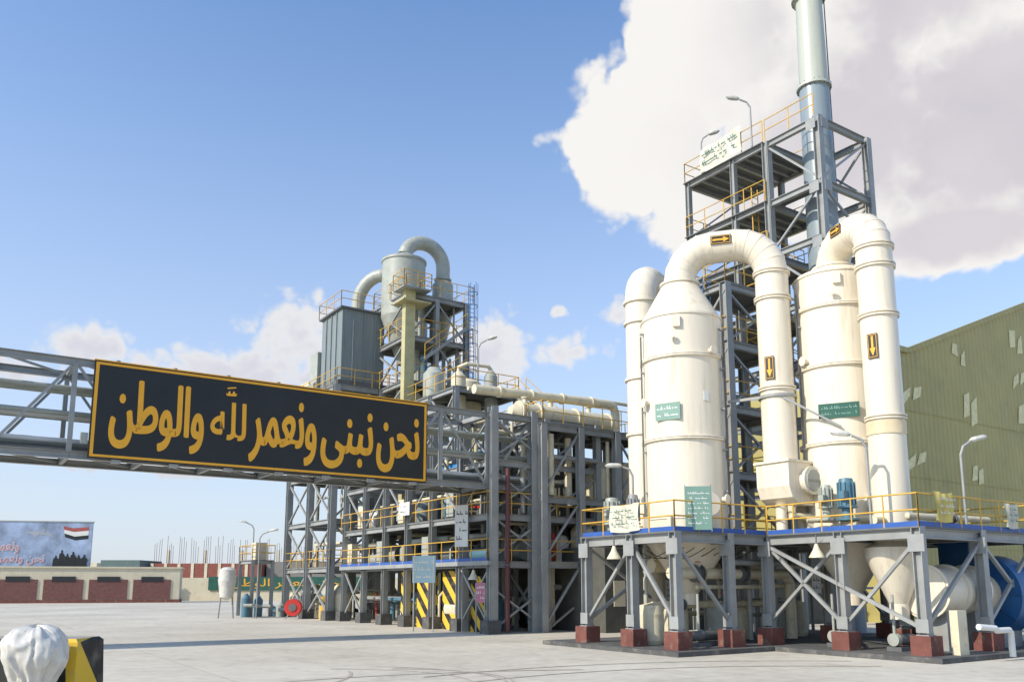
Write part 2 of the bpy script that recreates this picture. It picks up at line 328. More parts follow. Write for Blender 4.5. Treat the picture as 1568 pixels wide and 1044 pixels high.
# ---------------------------------------------------------------- vessels
def vessel(name,x,y,r,zs,ztop,neck,flanges,px,py,pz0,archtop,R,pr=.6,pf=()):
    o=Obj(name); c=(x,y,0); o.part("shell")
    prof=[(.28,1.5),(.3,1.9),(r*.95,PZ-.35),(r,PZ-.3),(r,zs),(r*.97,zs+.12),(neck+.02,ztop)]
    o.revolve(c,prof,CREAM,64)
    o.part("flanges")
    for z in flanges:
        o.revolve(c,[(r,z-.09),(r+.09,z-.06),(r+.09,z-.01),(r+.02,z),(r+.09,z+.01),(r+.09,z+.06),(r,z+.09)],CREAM,64)
    o.revolve(c,[(r+.0,zs-.04),(r+.04,zs-.03),(r+.04,zs+.03),(r,zs+.05)],CREAM,64)
    for z in (PZ+.6,):  o.revolve(c,[(r,z-.05),(r+.03,z-.04),(r+.03,z+.04),(r,z+.05)],CREAM,64)
    o.part("nozzles")
    for az,z,q in [(300,zs-1.4,.08),(200,zs-3.2,.1),(315,5.2,.1),(246,zs-.9,.05)]:
        a=math.radians(az); d=Vector((math.cos(a),math.sin(a),0)); p=Vector((x,y,z))+d*(r-.05)
        o.cyl(p,p+d*.26,q,CREAM,14); o.ring(p+d*.25,d,q+.07,.05,CREAM,16)
    o.obox(Vector((x,y,zs-.35))+Vector((-.3,-.95,0))*(r+.03),Vector((.95,-.3,0)),Vector((.3,.95,0)),UP,.13,.09,.2,CREAM)
    a=math.radians(285); d=Vector((math.cos(a),math.sin(a),0)); p=Vector((x,y,5.0))+d*(r-.08)
    o.cyl(p,p+d*.25,.32,CREAM,24); o.ring(p+d*.28,d,.42,.07,CREAM,24)
    for k in range(8):
        a=k*math.pi/4+.2; d=Vector((math.cos(a),math.sin(a),0)); q=Vector((x,y,PZ+.35))+d*(r+.1)
        o.obox(q,d,UP.cross(d),UP,.1,.06,.3,CREAM)
    o.part("conduits")
    for az,rr in((322,.03),(326,.045),(190,.03)):
        a=math.radians(az); d=Vector((math.cos(a),math.sin(a),0)); q=Vector((x,y,0))+d*(r+.12)
        o.cyl(q+UP*PZ,q+UP*(zs-.6),rr,STEELD,6)
        for z in (5.5,7,8.5,10,11.5): o.obox(q+UP*z-d*.06,d,UP.cross(d),UP,.08,.05,.03,STEEL)
    o.part("crossover_duct")
    path=arch((x,y),(px,py),ztop-.02,pz0,archtop,R)
    o.tube(path,pr,CREAM,32)
    o.ring((x,y,ztop+.03),UP,neck+.1,.08,CREAM,32)
    for q,dd in [(Vector((px,py,archtop-R-.05)),UP)]+[(Vector((px,py,z)),UP) for z in pf]:
        o.ring(q+UP*.05,dd,pr+.075,.05,CREAM,32); o.ring(q-UP*.05,dd,pr+.07,.05,CREAM,32)
    for i in range(2,len(path)-2):
        T=(path[i+1]-path[i-1]).normalized(); o.ring(path[i],T,pr+.012,.05,CREAM,32)
    return o
def arrow(o,c,nrm,w,h,vert=False):
    cc,sd,u=o.plate(c,nrm,w,h,BLACK,.03)
    if vert:
        k=h*.4; o.poly(cc,sd,u,[(-w*.1,-k*.2),(w*.1,-k*.2),(w*.1,k),(-w*.1,k)],GOLD); o.poly(cc,sd,u,[(0,-k),(w*.3,-k*.2),(-w*.3,-k*.2)],GOLD)
        b=w*.43;e=h*.46;t=w*.05
    else:
        k=w*.4; o.poly(cc,sd,u,[(-k,-h*.1),(k*.3,-h*.1),(k*.3,h*.1),(-k,h*.1)],GOLD); o.poly(cc,sd,u,[(k,0),(k*.3,h*.3),(k*.3,-h*.3)],GOLD)
        b=w*.46;e=h*.43;t=h*.05
    for q in ([(-b,e-t),(b,e-t),(b,e),(-b,e)],[(-b,-e),(b,-e),(b,-e+t),(-b,-e+t)],[(-b,-e+t),(-b+t,-e+t),(-b+t,e-t),(-b,e-t)],[(b-t,-e+t),(b,-e+t),(b,e-t),(b-t,e-t)]):
        o.poly(cc+Vector(nrm).normalized()*.002,sd,u,q,GOLD)
def board(o,c,nrm,w,h,m,ink,rows=2):
    cc,sd,u=o.plate(c,nrm,w,h,m,.03); o.scribble(cc,sd,u,w*.86,h*.8,rows,ink)
V1=(6.44,31.2);P1=(9.66,30.2);V2=(12.0,30.3);P2=(12.55,28.0)
o=vessel("scrubber_vessel",V1[0],V1[1],1.5,12.0,13.5,.66,[10.45,7.4],P1[0],P1[1],6.4,14.9,1.25,pf=(12.6,9.2))
o.part("labels")
arrow(o,Vector((8.0,30.72,14.95))+Vector((-.29,-.95,0))*.63,(-.29,-.95,0),.75,.34)
arrow(o,Vector((P1[0],P1[1],9.9))+Vector((-.62,-.78,0))*.63,(-.62,-.78,0),.34,.85,True)
board(o,Vector((V1[0],V1[1],8.35))+Vector((-.55,-.83,0))*1.53,(-.55,-.83,0),.95,.62,GREENS,WHITE,2)
o.plate(Vector((V1[0],V1[1],8.9))+Vector((.35,-.93,0))*1.52,(.35,-.93,0),.2,.35,WHITE,.02)
o.part("knockout_drum")
pr=[(-1.05,6.5),(-1.05,5.6),(-.9,5.2),(-.5,4.95),(.6,4.95),(1.0,5.2),(1.15,5.6),(1.15,6.5)]
cx=25.25;cy=19.6
f=[W(cx+a,cy-.75,z) for a,z in pr]; g=[W(cx+a,cy+.65,z) for a,z in pr]; k=len(pr)
o.add(f+g,[tuple(range(k))[::-1],tuple(range(k,2*k))]+[(i,(i+1)%k,k+(i+1)%k,k+i) for i in range(k)],CREAM)
o.sbox(cx-1.12,cx+1.22,cy-.82,cy+.72,6.44,6.52,CREAM)
o.cyl(W(cx-.1,cy-.75,5.8),W(cx-.1,cy-.98,5.8),.42,CREAM,28); o.ring(W(cx-.1,cy-1.0,5.8),-E1,.5,.07,CREAM,28); o.ring(W(cx-.1,cy-1.05,5.8),-E1,.38,.05,GREYG,28)
o.sbox(cx-.5,cx+.3,cy-1.11,cy-1.08,5.77,5.83,STEEL)
o.cyl(W(cx-.6,cy,5.0),W(cx-.6,cy,PZ),.2,CREAM,16); o.cyl(W(cx+.6,cy,5.0),W(cx+.6,cy,PZ),.2,CREAM,16)
o.tube([W(cx-.4,cy-.3,5.0),W(cx-.4,cy-.3,4.6),W(cx+.9,cy-.9,4.5),W(cx+2.2,cy-1.2,4.5)],.16,CREAM2,14)
o.part("support_brackets")
o.ring((P1[0],P1[1],8.9),UP,.68,.1,STEEL,24)
o.beam((P1[0],P1[1]-.6,8.8),(V2[0]-.6,V2[1]-1.4,7.6),.07,.07,STEEL); o.beam((P1[0]+.1,P1[1]-.6,8.9),(V1[0]+1.6,V1[1]-.3,8.9),.08,.1,STEEL)
o.finish()
o=vessel("scrubber_vessel",V2[0],V2[1],1.42,13.35,13.8,.66,[12.1,9.9,7.1],P2[0],P2[1],4.6,14.7,.95,pf=(13.0,11.25,7.7))
o.part("labels")
arrow(o,Vector((12.28,29.15,14.8))+Vector((-.97,-.23,0))*.63,(-.97,-.23,0),.6,.34)
arrow(o,Vector((P2[0],P2[1],10.1))+Vector((-.72,-.69,0))*.63,(-.72,-.69,0),.34,.85,True)
board(o,Vector((V2[0],V2[1],8.2))+Vector((-.42,-.9,0))*1.45,(-.42,-.9,0),1.35,.52,GREEND,GREENS,2)
o.part("downcomer_hopper"); o.revolve((P2[0],P2[1],0),[(.6,4.6),(.6,3.6),(.95,3.4),(.95,3.1),(.3,1.6),(.3,1.1)],CREAM,32)
o.ring((P2[0],P2[1],7.35),UP,.63,.45,COLLAR,32)
o.finish()
o=Obj("rear_exhaust_duct")
a=W(23.5,25.3); b=W(26.2,26.6)
o.tube(arch((a.x,a.y),(b.x,b.y),0.3,4,15.0,1.0),.66,CREAM,28)
for z in(12.9,13.8,10.5,8.2): o.ring((a.x,a.y,z),UP,.74,.1,CREAM,28)
o.finish()
o=Obj("blower_fan")
c=W(30.4,15.6,1.9)
o.part("volute")
n=40
def vol(off): return [c+E2*off+E1*((1.25+.25*i/n)*math.cos(2*math.pi*i/n))+UP*((1.25+.25*i/n)*math.sin(2*math.pi*i/n)) for i in range(n)]
A=vol(-.55);B=vol(.55)
o.add(A+B,[(i,(i+1)%n,n+(i+1)%n,n+i) for i in range(n)],BLUED,True); o.add(A,[tuple(range(n))],BLUED); o.add(B,[tuple(range(n))[::-1]],BLUED)
for i in range(0,n,4): o.beam(c-E2*.58,A[i]-E2*.03,.05,.05,BLUED)
o.sbox(29.9,30.9,15.9,17.0,2.6,3.8,BLUED)
o.part("inlet_duct"); o.cyl(c-E2*.55,c-E2*.95,.62,CREAM,28); o.ring(c-E2*.6,E2,.72,.08,CREAM,28)
o.part("stand"); o.sbox(29.8,31,14.9,16.3,.15,.75,STEEL)
o.finish()
o=Obj("gas_inlet_drum")
o.cyl(W(26.2,15.5,2.0),W(28.9,15.5,2.0),.78,CREAM,36); o.cyl(W(28.9,15.5,2.0),W(29.5,15.5,2.0),.78,CREAM,36,.5)
for s_ in(26.3,27.5,28.8): o.ring(W(s_,15.5,2.0),E2,.87,.1,CREAM,36)
for s_ in(26.7,28.4): o.sbox(s_-.12,s_+.12,15.0,16.0,.15,1.35,STEEL)
o.finish()
def valve(o,p,d,r=.14,m=None):
    p=Vector(p); m=m or STEELD
    o.ring(p-d*.14,d,r*1.6,.04,m,14); o.ring(p+d*.14,d,r*1.6,.04,m,14); o.cyl(p-d*.14,p+d*.14,r*1.1,m,12)
    o.cyl(p,p+UP*.4,.025,m,6); o.tube([p+UP*.4+Vector((.14*math.cos(a),.14*math.sin(a),0)) for a in [i*math.pi/5 for i in range(11)]],.015,RED,5)
o=Obj("process_piping")
for a,b,z,r_ in [(21,21.5,2.6,.2),(21,22.4,1.5,.14),(22,23.5,2.9,.25)]:
    o.tube([W(a,b,z),W(a+6,b,z),W(a+6.3,b,z-.3),W(a+6.3,b,.2)],r_,CREAM2,14); valve(o,W(a+1.3,b,z),E2,r_); valve(o,W(a+3.6,b,z),E2,r_)
o.tube([W(23.3,21,.2),W(23.3,21,2.7),W(23.6,21,3.0),W(26,21,3.0)],.12,STEEL,12)
o.tube([W(24.9,16.2,PZ+.3),W(27.8,16.2,PZ+.3)],.13,CREAM2,12)
o.tube([W(24.6,18.5,PZ+.45),W(25.9,17.5,PZ+.45),W(25.9,15.6,PZ+.45),W(30,15.2,PZ+.45)],.11,CREAM2,12)
valve(o,W(28,15.4,PZ+.45),E2,.11); valve(o,W(26.5,16.2,PZ+.3),E2,.13)
for i in range(26):
    a=random.uniform(21,31);b=random.uniform(21,24.5);z=random.uniform(.8,3.4)
    if random.random()<.5: o.cyl(W(a,b,.2),W(a,b,PZ),random.uniform(.04,.1),random.choice([CREAM2,STEEL,GREYG]),10)
    else: o.cyl(W(a,b,z),W(a+random.uniform(1,4),b,z),random.uniform(.04,.1),random.choice([CREAM2,STEEL,GREYG]),10)
for i in range(6):
    a=21+i*1.7; o.revolve(W(a,22.5+.5*(i%2),0),[(.0,1.6),(.4,1.5),(.45,1.2),(.45,.3),(.4,.15)],random.choice([CREAM2,GREYG,STEELD]),20)
for a,b in((21,20.9),(22,21.1),(25.4,18.2),(25.4,16)):
    o.cyl(W(a,b,.5),W(a+.8,b,.5),.17,STEELD,14); o.sbox(a-.2,a+1,b-.25,b+.25,.15,.28,STEELD); o.cyl(W(a-.22,b,.5),W(a-.02,b,.5),.2,GREYG,16); o.cyl(W(a-.12,b,.6),W(a-.12,b,1.9),.05,GREYG,8)
for k in range(9):
    a=20.3+k*.5; o.tube([W(a,20.6+.3*j,PZ-.5-.35*math.sin(math.pi*j/8)) for j in range(9)],.015,BLACK,5)
o.finish()
o=Obj("white_drain_pipe"); o.tube([W(26.8,13.2,.1),W(26.8,13.2,.8),W(26.7,13.2,.88),W(26.0,13.2,.88),W(25.9,13.2,.95),W(25.2,13.3,1.0)],.09,WHITE,14)
o.sbox(25.3,25.8,13.95,14.2,.15,1.45,CREAM2); o.finish()
def motor(name,s_,t_,z,m,h=1.1,r=.24):
    o=Obj(name); p=W(s_,t_,z)
    o.revolve(p,[(r*1.5,0),(r*1.5,.06),(r*.7,.1),(r*.7,.4),(r*1.3,.42),(r*1.3,.48),(r,.5),(r,h-.15),(r*.85,h),(.01,h+.04)],m,20)
    for k in range(12):
        a=k*math.pi/6; d=Vector((math.cos(a),math.sin(a),0)); o.obox(p+d*(r+.02)+UP*(h*.5+.2),d,UP.cross(d),UP,.03,.01,h*.27,m)
    o.obox(p+Vector((-.2,-.25,h*.6)),E2,E1,UP,.12,.1,.12,m); o.finish()
MBL=mat("motor_blue",(0.08,0.18,0.24),0.45)
motor("agitator_motor",25.0,17.2,PZ+.35,MBL,1.4,.25); motor("agitator_motor",25.0,18.0,PZ+.4,GREYG,1.2,.2)
motor("agitator_motor",20.5,23.9,PZ,GREYG,1.4,.26); motor("agitator_motor",21.0,23.3,PZ,STEEL,1.5,.2)
def bell(s_,t_,z):
    o=Obj("bell_lamp"); p=W(s_,t_,z); o.cyl(p,p+UP*-.35,.025,STEELD,8); o.revolve(p,[(.05,-.3),(.09,-.42),(.12,-.5),(.25,-.72),(.26,-.76)],CREAM2,20); o.finish()
bell(24.2,17.9,PZ-.1); bell(19.7,22.9,PZ-.1); bell(21,34.5,3.2)

# ---------------------------------------------------------------- street lamps
LAMP=mat("lamp_head_glass",(0.55,0.55,0.5),0.3)
def lamp(p,h,arm,m=STEEL,head=.55):
    o=Obj("street_lamp"); p=Vector(p); arm=Vector(arm)
    o.part("pole"); o.tube([p,p+UP*h,p+UP*(h+.25)+arm*.3,p+UP*(h+.35)+arm],.045,m,8)
    o.part("head"); q=p+UP*(h+.36)+arm; d=arm.normalized(); sd=UP.cross(d)
    pts=[(-.0,.07),(.12,.13),(.4,.16),(.62,.1),(.68,0)]
    top=[q+d*(a*head/.55)+sd*b+UP*.03 for a,b in pts]+[q+d*(a*head/.55)-sd*b+UP*.03 for a,b in pts[::-1][1:]]
    mid=[v+UP*.1+(q+d*.3-v)*.35 for v in top]; bot=[v-UP*.06+(q+d*.3-v)*.2 for v in top]; k=len(top)
    o.add(top+mid+bot,[(i,(i+1)%k,k+(i+1)%k,k+i) for i in range(k)]+[(i,2*k+i,2*k+(i+1)%k,(i+1)%k) for i in range(k)]+[tuple(range(k,2*k)),tuple(range(2*k,3*k))[::-1]],LAMP)
    o.finish()
lamp(W(24.45,16.0,PZ),2.6,Vector((-.4,0.1,.05))); lamp(W(27.2,14.45,PZ),2.4,Vector((.4,.1,.1)))
lamp(W(22,24.4,PZ),2.4,Vector((-.4,0,0)))

# ---------------------------------------------------------------- chimney + tower
o=Obj("chimney_stack"); c=W(33.5,23.4)
o.part("lower_shell"); o.revolve(c,[(.78,0),(.78,5),(.7,26.0)],BLUEG,40)
o.part("upper_shell"); o.revolve(c,[(.68,26.0),(.62,31),(.6,38),(.5,38.05)],STACKW,40)
o.part("flanges")
for z,m_ in((26.1,STACKW),(30.9,STACKW)):
    o.ring((c.x,c.y,z),UP,.82,.14,m_,40)
    for k in range(20):
        a=k*math.pi/10; o.cyl((c.x+.77*math.cos(a),c.y+.77*math.sin(a),z-.13),(c.x+.77*math.cos(a),c.y+.77*math.sin(a),z+.13),.03,STEELD,6)
for k in(.3,2.5): o.cyl((c.x+.76*math.cos(k-.4),c.y+.76*math.sin(k-.4),20),(c.x+.72*math.cos(k-.4),c.y+.72*math.sin(k-.4),37),.03,STEELD,6)
o.finish()
o=Obj("chimney_steel_tower"); o.part("frame")
zl=[3.95,6.8,9.6,12.2,14.9,17.7,20.3,23.35]
o.frame([31.6,35.3],[22.0,24.9],zl,STEEL,.34,.3)
o.frame([31.6,35.3],[24.95,27.0,30.1],zl,STEEL,.26,.24)
for i in range(3,len(zl)):
    o.xbrace(W(31.6,22),W(31.6,24.9),zl[i-1],zl[i]-.2,STEEL,.1,'/' if i%2 else '\\')
    o.xbrace(W(31.6,22),W(35.3,22),zl[i-1],zl[i]-.2,STEEL,.1,'/' if i%2 else '\\')
    o.xbrace(W(35.3,22),W(35.3,24.9),zl[i-1],zl[i]-.2,STEEL,.1,'X')
    o.xbrace(W(31.6,30.1),W(35.3,30.1),zl[i-1],zl[i]-.2,STEEL,.08,'/')
    o.gusset(W(31.6-.19,22.25,zl[i]-.35),E1,STEEL,.25); o.gusset(W(31.85,22-.19,zl[i]-.35),E2,STEEL,.25)
o.part("decks")
for z in(20.3,23.35,14.9,17.7):
    o.sbox(31.4,35.5,25.0,30.3,z+.005,z+.05,DECK)
o.sbox(31.8,32.6,22.2,24.8,20.305,20.35,DECK)
for z in(20.3,23.35):
    for q in (25.8,26.4,27.8,28.6,29.3): o.beam(W(31.6,q,z-.08),W(35.3,q,z-.08),.08,.14,STEEL)
o.part("handrails")
for z in(20.35,23.4,17.75): o.railloop(31.45,35.4,25.0,30.2,z,YEL,h=1.1,skip=(0,))
o.rail(W(31.5,22.1,23.4),W(31.5,24.9,23.4),YEL,1.1)
o.ladder(W(31.9,26.0),E2,17.7,21.5,cage=False)
o.part("stairs")
for z in(12.2,14.9,17.7):
    for q in(33.9,34.7): o.beam(W(q,25.4,z),W(q,29.6,z+2.8),.05,.22,STEEL); o.rail(W(q,25.4,z),W(q,29.6,z+2.8),YEL,1.0)
    for k in range(12): o.sbox(33.9,34.7,25.5+k*.34,25.75+k*.34,z+.1+k*.228,z+.13+k*.228,DECK)
o.finish()
def banner(o,p0,p1,h,m,ink,rows=2):
    p0=Vector(p0);p1=Vector(p1); nrm=(p1-p0).cross(UP).normalized(); n=14; d=(p1-p0)
    vs=[]
    for i in range(n+1):
        for j in range(5):
            wv=.05*math.sin(i*1.3+j)+.04*math.sin(i*.7)
            vs.append(p0+d*(i/n)+UP*(h*j/4)+nrm*wv-UP*.06*math.sin(math.pi*i/n))
    o.add(vs,[(5*i+j,5*(i+1)+j,5*(i+1)+j+1,5*i+j+1) for i in range(n) for j in range(4)],m,True)
    cc=(p0+p1)/2+UP*h/2+nrm*.12; o.scribble(cc,d.normalized(),UP,d.length*.85,h*.7,rows,ink)
BAN=mat("banner_cloth",(0.58,0.57,0.46),0.8,var=.15)
o=Obj("banner"); banner(o,W(31.3,28.9,23.35),W(31.3,26.2,23.5),1.3,BAN,GREEND); o.finish()
lamp(W(31.4,28.9,23.4),1.7,Vector((.3,-.2,0))); lamp(W(31.4,25.6,23.4),2.1,Vector((-.5,.05,.1)))
o=Obj("access_tower"); o.part("frame"); zl2=[3.95,6.8,9.6,12.4,15.0]
o.frame([27.0,30.5],[23.8,26.0],zl2,STEEL,.36,.28,deck=(12.4,9.6,6.8,15.0))
for z0_,z1_ in zip(zl2[:-1],zl2[1:]):
    o.xbrace(W(27,23.8),W(27,26),z0_,z1_-.3,STEEL,.1,'X'); o.xbrace(W(27,23.8),W(30.5,23.8),z0_,z1_-.3,STEEL,.1,'X')
o.part("handrails")
for z in zl2: o.railloop(26.9,30.6,23.7,26.1,z+.05,YEL)
o.ladder(W(26.7,25),E1,4,15.5,BLUED)
o.finish()

# ---------------------------------------------------------------- right shed
o=Obj("industrial_shed"); o.part("gable_wall")
T0=28.6
g=[W(46.8,T0,0),W(90,T0,0),W(90,T0,27),W(70,T0,24.6),W(48.6,T0,16.5),W(46.8,T0,16.5)]
o.add(g,[tuple(range(6))],OLIVE)
o.part("side_wall"); o.add([W(46.8,T0+.05,0),W(46.8,T0+.05,15),W(46.8,44,15),W(46.8,44,0)],[(0,1,2,3)],OLIVE)
o.part("roof"); o.add([W(46.8,T0+.05,15),W(90,T0+.05,19),W(90,44,19),W(46.8,44,15)],[(0,1,2,3)],OLIVE)
o.part("verge_trim"); o.beam(W(46.6,T0-.12,16.45),W(48.6,T0-.12,16.45),.1,.35,OLIVE); o.beam(W(48.6,T0-.12,16.47),W(70,T0-.12,24.55),.1,.35,OLIVE)
o.part("sheet_laps")
for z in (4.5,8.6,12.7): o.beam(W(46.9,T0-.02,z),W(72,T0-.02,z),.03,.06,OLIVE)
o.part("painted_reflection_patches")  # sun reflections on the wall, painted as pale slanted quads
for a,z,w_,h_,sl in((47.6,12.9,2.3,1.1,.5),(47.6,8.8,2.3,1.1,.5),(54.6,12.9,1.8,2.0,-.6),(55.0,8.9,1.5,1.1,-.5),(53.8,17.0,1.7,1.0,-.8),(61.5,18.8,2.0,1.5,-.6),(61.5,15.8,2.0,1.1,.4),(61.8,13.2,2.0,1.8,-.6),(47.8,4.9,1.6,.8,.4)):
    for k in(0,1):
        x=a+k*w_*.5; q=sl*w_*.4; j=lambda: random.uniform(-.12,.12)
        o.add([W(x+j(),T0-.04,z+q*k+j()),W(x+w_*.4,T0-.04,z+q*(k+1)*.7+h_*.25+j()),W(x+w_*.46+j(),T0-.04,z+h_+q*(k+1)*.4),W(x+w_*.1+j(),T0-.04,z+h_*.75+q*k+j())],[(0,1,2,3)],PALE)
o.finish()
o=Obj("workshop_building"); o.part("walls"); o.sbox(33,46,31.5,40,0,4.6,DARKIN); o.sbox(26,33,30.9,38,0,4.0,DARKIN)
o.sbox(31,46,42,60,0,9.4,OLIVE)
o.part("windows")
for k in range(6): o.sbox(31-.04,31.0,43+k*2.6,44.6+k*2.6,6.4,8.2,GLASS)
for k in range(5): o.sbox(26.5+k*1.2,27.2+k*1.2,30.85,30.9,1.2,2.4,WALLC)
o.finish()

# ---------------------------------------------------------------- pipe bridge and slogan sign
o=Obj("pipe_bridge"); t0,t1=33.5,35.9; zb,zt=6.75,10.15; s0,s1=-9.0,23.6
o.part("chords")
for t_ in(t0,t1):
    for z in(zb,zt): o.beam(W(s0,t_,z),W(s1,t_,z),.22,.26,STEEL,True)
o.part("web")
n=13
for i in range(n+1):
    a=s0+(s1-s0)*i/n
    for t_ in(t0,t1): o.beam(W(a,t_,zb+.13),W(a,t_,zt-.13),.16,.16,STEEL)
    for z in(zb,zt): o.beam(W(a,t0+.1,z),W(a,t1-.1,z),.14,.18,STEEL)
    if i<n:
        b=s0+(s1-s0)*(i+1)/n
        for t_ in(t0,t1):
            o.xbrace(W(a,t_),W(b,t_),zb,zt,STEEL,.1,'\\' if i%2 else '/')
        o.beam(W(a,t0,zt),W(b,t1,zt),.08,.08,STEEL); o.beam(W(a,t0,zb),W(b,t1,zb),.08,.08,STEEL)
o.part("pipes")
for z,t_,r_,m_ in((9.3,34.2,.09,GREYG),(9.3,34.6,.12,GREYG),(9.3,35.1,.09,GREYG),(8.35,34.2,.1,GREYG),(8.35,34.7,.15,WHITE),(8.35,35.3,.1,GREYG),(7.35,34.3,.1,WHITE),(7.35,35.1,.14,GREYG)):
    o.cyl(W(s0,t_,z),W(s1+3,t_,z),r_,m_,12)
o.part("cable_tray"); o.sbox(s0,s1,t0+.15,t1-.15,zb+.2,zb+.26,STEELD)
o.part("support_legs")
for t_ in(t0,t1): o.beam(W(-8.6,t_,0),W(-8.6,t_,zb),.35,.35,STEEL,True)
for a in(21.3,23.6):
    for t_ in(t0-.2,t1): o.beam(W(a,t_,0),W(a,t_,zt+.4),.38,.38,STEEL,True)
o.finish()
o=Obj("slogan_sign"); a0,a1,z0,z1=4.1,17.65,6.65,10.2; ts=33.05
o.part("board"); o.sbox(a0,a1,ts,ts+.12,z0,z1,BLACK)
o.part("frame_border"); b=.11
o.sbox(a0-.02,a1+.02,ts-.03,ts+.13,z1,z1+.04,GOLD)
for (p,q,r_,w_) in((a0+.05,a1-.05,z1-.05-b*.8,z1-.05),(a0+.05,a1-.05,z0+.05,z0+.05+b*.8)): o.sbox(p,q,ts-.012,ts-.001,r_,w_,GOLD)
o.sbox(a0+.05,a0+.05+b,ts-.012,ts-.001,z0+.14,z1-.14,GOLD); o.sbox(a1-.05-b,a1-.05,ts-.012,ts-.001,z0+.14,z1-.14,GOLD)
o.part("brackets")
for k in range(7):
    a=a0+.8+k*2; o.sbox(a,a+.12,ts+.12,33.42,z0+.25,z0+.35,STEEL); o.sbox(a,a+.3,ts+.05,ts+.35,z0-.12,z0,STEEL); o.cyl(W(a,ts+.2,z1),W(a,ts+.2,z1+.12),.08,STEELD,8)
o.sbox(a0-.25,a0-.02,ts+.1,ts+.3,z0+.5,z0+.9,GREYG)
o.part("diacritics")
for (pts) in ([(-.26,.0),(-.17,-.02),(-.12,.12),(-.05,.12),(-.03,0),(.05,0),(.08,.12),(.15,.14),(.2,.02),(.28,.04),(.24,-.1),(-.2,-.12)],[(-.2,.22),(.22,.30),(.22,.37),(-.2,.29)]):
    o.poly(W(8.98,ts-.012,9.56),E2,UP,[(x*.8,y*.8) for x,y in pts],GOLD)
signroot=o.finish()
words=[("\uFEE6\uFEC3\uFEEE\uFEDF\uFE8D\uFEED",4.75,7.98,7.1,9.6,.048),("\uFEEA\uFEE0\uFEDF",8.28,9.6,7.75,9.2,.026),("\uFEAE\uFEE4\uFECC\uFEE7\uFEED",9.8,12.48,7.0,9.5,.048),("\uFEF0\uFEE8\uFE92\uFEE7",12.75,15.0,7.0,9.4,.05),("\uFEE6\uFEA4\uFEE7",15.25,17.22,7.02,9.4,.055)]
for k,(w_,sa,sb,za,zb_,bo) in enumerate(words):
    arabic(signroot,w_,W(sa,ts,za),E2,-E1,sb-sa,zb_-za,GOLD,"lettering_%d"%k,bo)

# ---------------------------------------------------------------- process structure (behind the sign)
o=Obj("process_structure"); o.part("frame")
tl=[33.3,36.1,38.9,41.7,44.5,47.3,50.3]; zl=[3.25,5.45,8.0,10.3]
o.frame([21.2,24.4,27.6],tl,zl,STEEL,.3,.26,deck=(3.25,5.45))
for i in range(len(tl)-1):
    o.xbrace(W(21.2,tl[i]),W(21.2,tl[i+1]),5.5,8,STEEL,.09,'/' if i%2 else '\\')
    o.xbrace(W(21.2,tl[i]),W(21.2,tl[i+1]),8,10.2,STEEL,.09,'X' if i%3==0 else '\\')
    if i in(0,5): o.xbrace(W(21.2,tl[i]),W(21.2,tl[i+1]),.2,3.1,STEEL,.09,'X')
for z in [0,3.3,5.5,8]:
    o.xbrace(W(21.2,33.3),W(24.4,33.3),z+.1,z+2.1,STEEL,.09,'X'); o.xbrace(W(24.4,33.3),W(27.6,33.3),z+.1,z+2.1,STEEL,.09,'/')
o.part("handrails")
for z in(3.3,5.5): o.rail(W(20.95,33.2,z),W(20.95,50.4,z),YEL,1.0,BLUE if z<4 else None,1.4); o.rail(W(20.95,33.2,z),W(27.6,33.2,z),YEL,1.0)
o.sbox(20.9,21.15,33.1,50.4,3.1,3.3,STEEL)
o.part("plinths")
for t_ in tl: o.sbox(20.85,21.55,t_-.35,t_+.35,0,.6,KERB)
o.part("hazard_walls")
for a,b in((36.5,38.5),(39.3,41.3),(42.1,43.2)): o.sbox(21.6,21.75,a,b,0,2.9,HAZ)
o.sbox(21.6,21.75,33.9,35.7,0,2.6,HAZ)
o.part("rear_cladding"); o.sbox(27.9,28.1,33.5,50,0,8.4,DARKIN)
o.part("pipework")
for i in range(170):
    a=random.uniform(21.6,27.2);b=random.uniform(33.6,50);z=random.choice([3.4,5.6,8.1,0.2,9]);r_=random.uniform(.04,.16)
    m_=random.choice([CREAM2,CREAM2,STEEL,GREYG,STEELD,WHITE,YELP,MBL,RED] if random.random()<.4 else [CREAM2,GREYG,STEEL])
    k=random.random()
    if k<.4: o.cyl(W(a,b,z),W(a,b,z+random.uniform(1.0,2.4)),r_,m_,10)
    elif k<.75: o.cyl(W(a,b,z+1.2),W(a,min(50.2,b+random.uniform(2,8)),z+1.2),r_,m_,10)
    else:
        q=z+random.uniform(.8,1.9); o.tube([W(a,b,z),W(a,b,q-.2),W(a+.2,b,q),W(a+2,b,q)],r_,m_,10)
o.part("equipment")
for i in range(26):
    a=random.uniform(21.9,26.5);b=34.5+i*.6;z=random.choice([0,3.3,3.3,5.5]);r_=random.uniform(.3,.65);h=random.uniform(1.0,1.8)
    m_=random.choice([CREAM2,GREYG,GREY,WHITE,GREYG,MBL])
    if random.random()<.5: o.revolve(W(a,b,z),[(r_,0.05),(r_,h*.8),(r_*.6,h),(.05,h+.05)],m_,20)
    else: o.cyl(W(a,b,z+r_+.1),W(a,b+2,z+r_+.1),r_,m_,20)
for t_,z in((37.0,5.6),(39.6,3.4),(42.5,5.6),(45.2,3.4),(48.0,5.6),(49.5,3.4)): o.sbox(21.3,21.7,t_,t_+.7,z,z+1.3,random.choice([GREYG,WALLC,WHITE]))
o.cyl(W(22.1,36.2,1.0),W(22.1,38.3,1.0),.55,CREAM2,22)
BLT=mat("blue_tarp",(0.04,0.25,0.6),0.6); o.sbox(23,26,38.5,43,8.4,8.7,BLT)
o.finish()
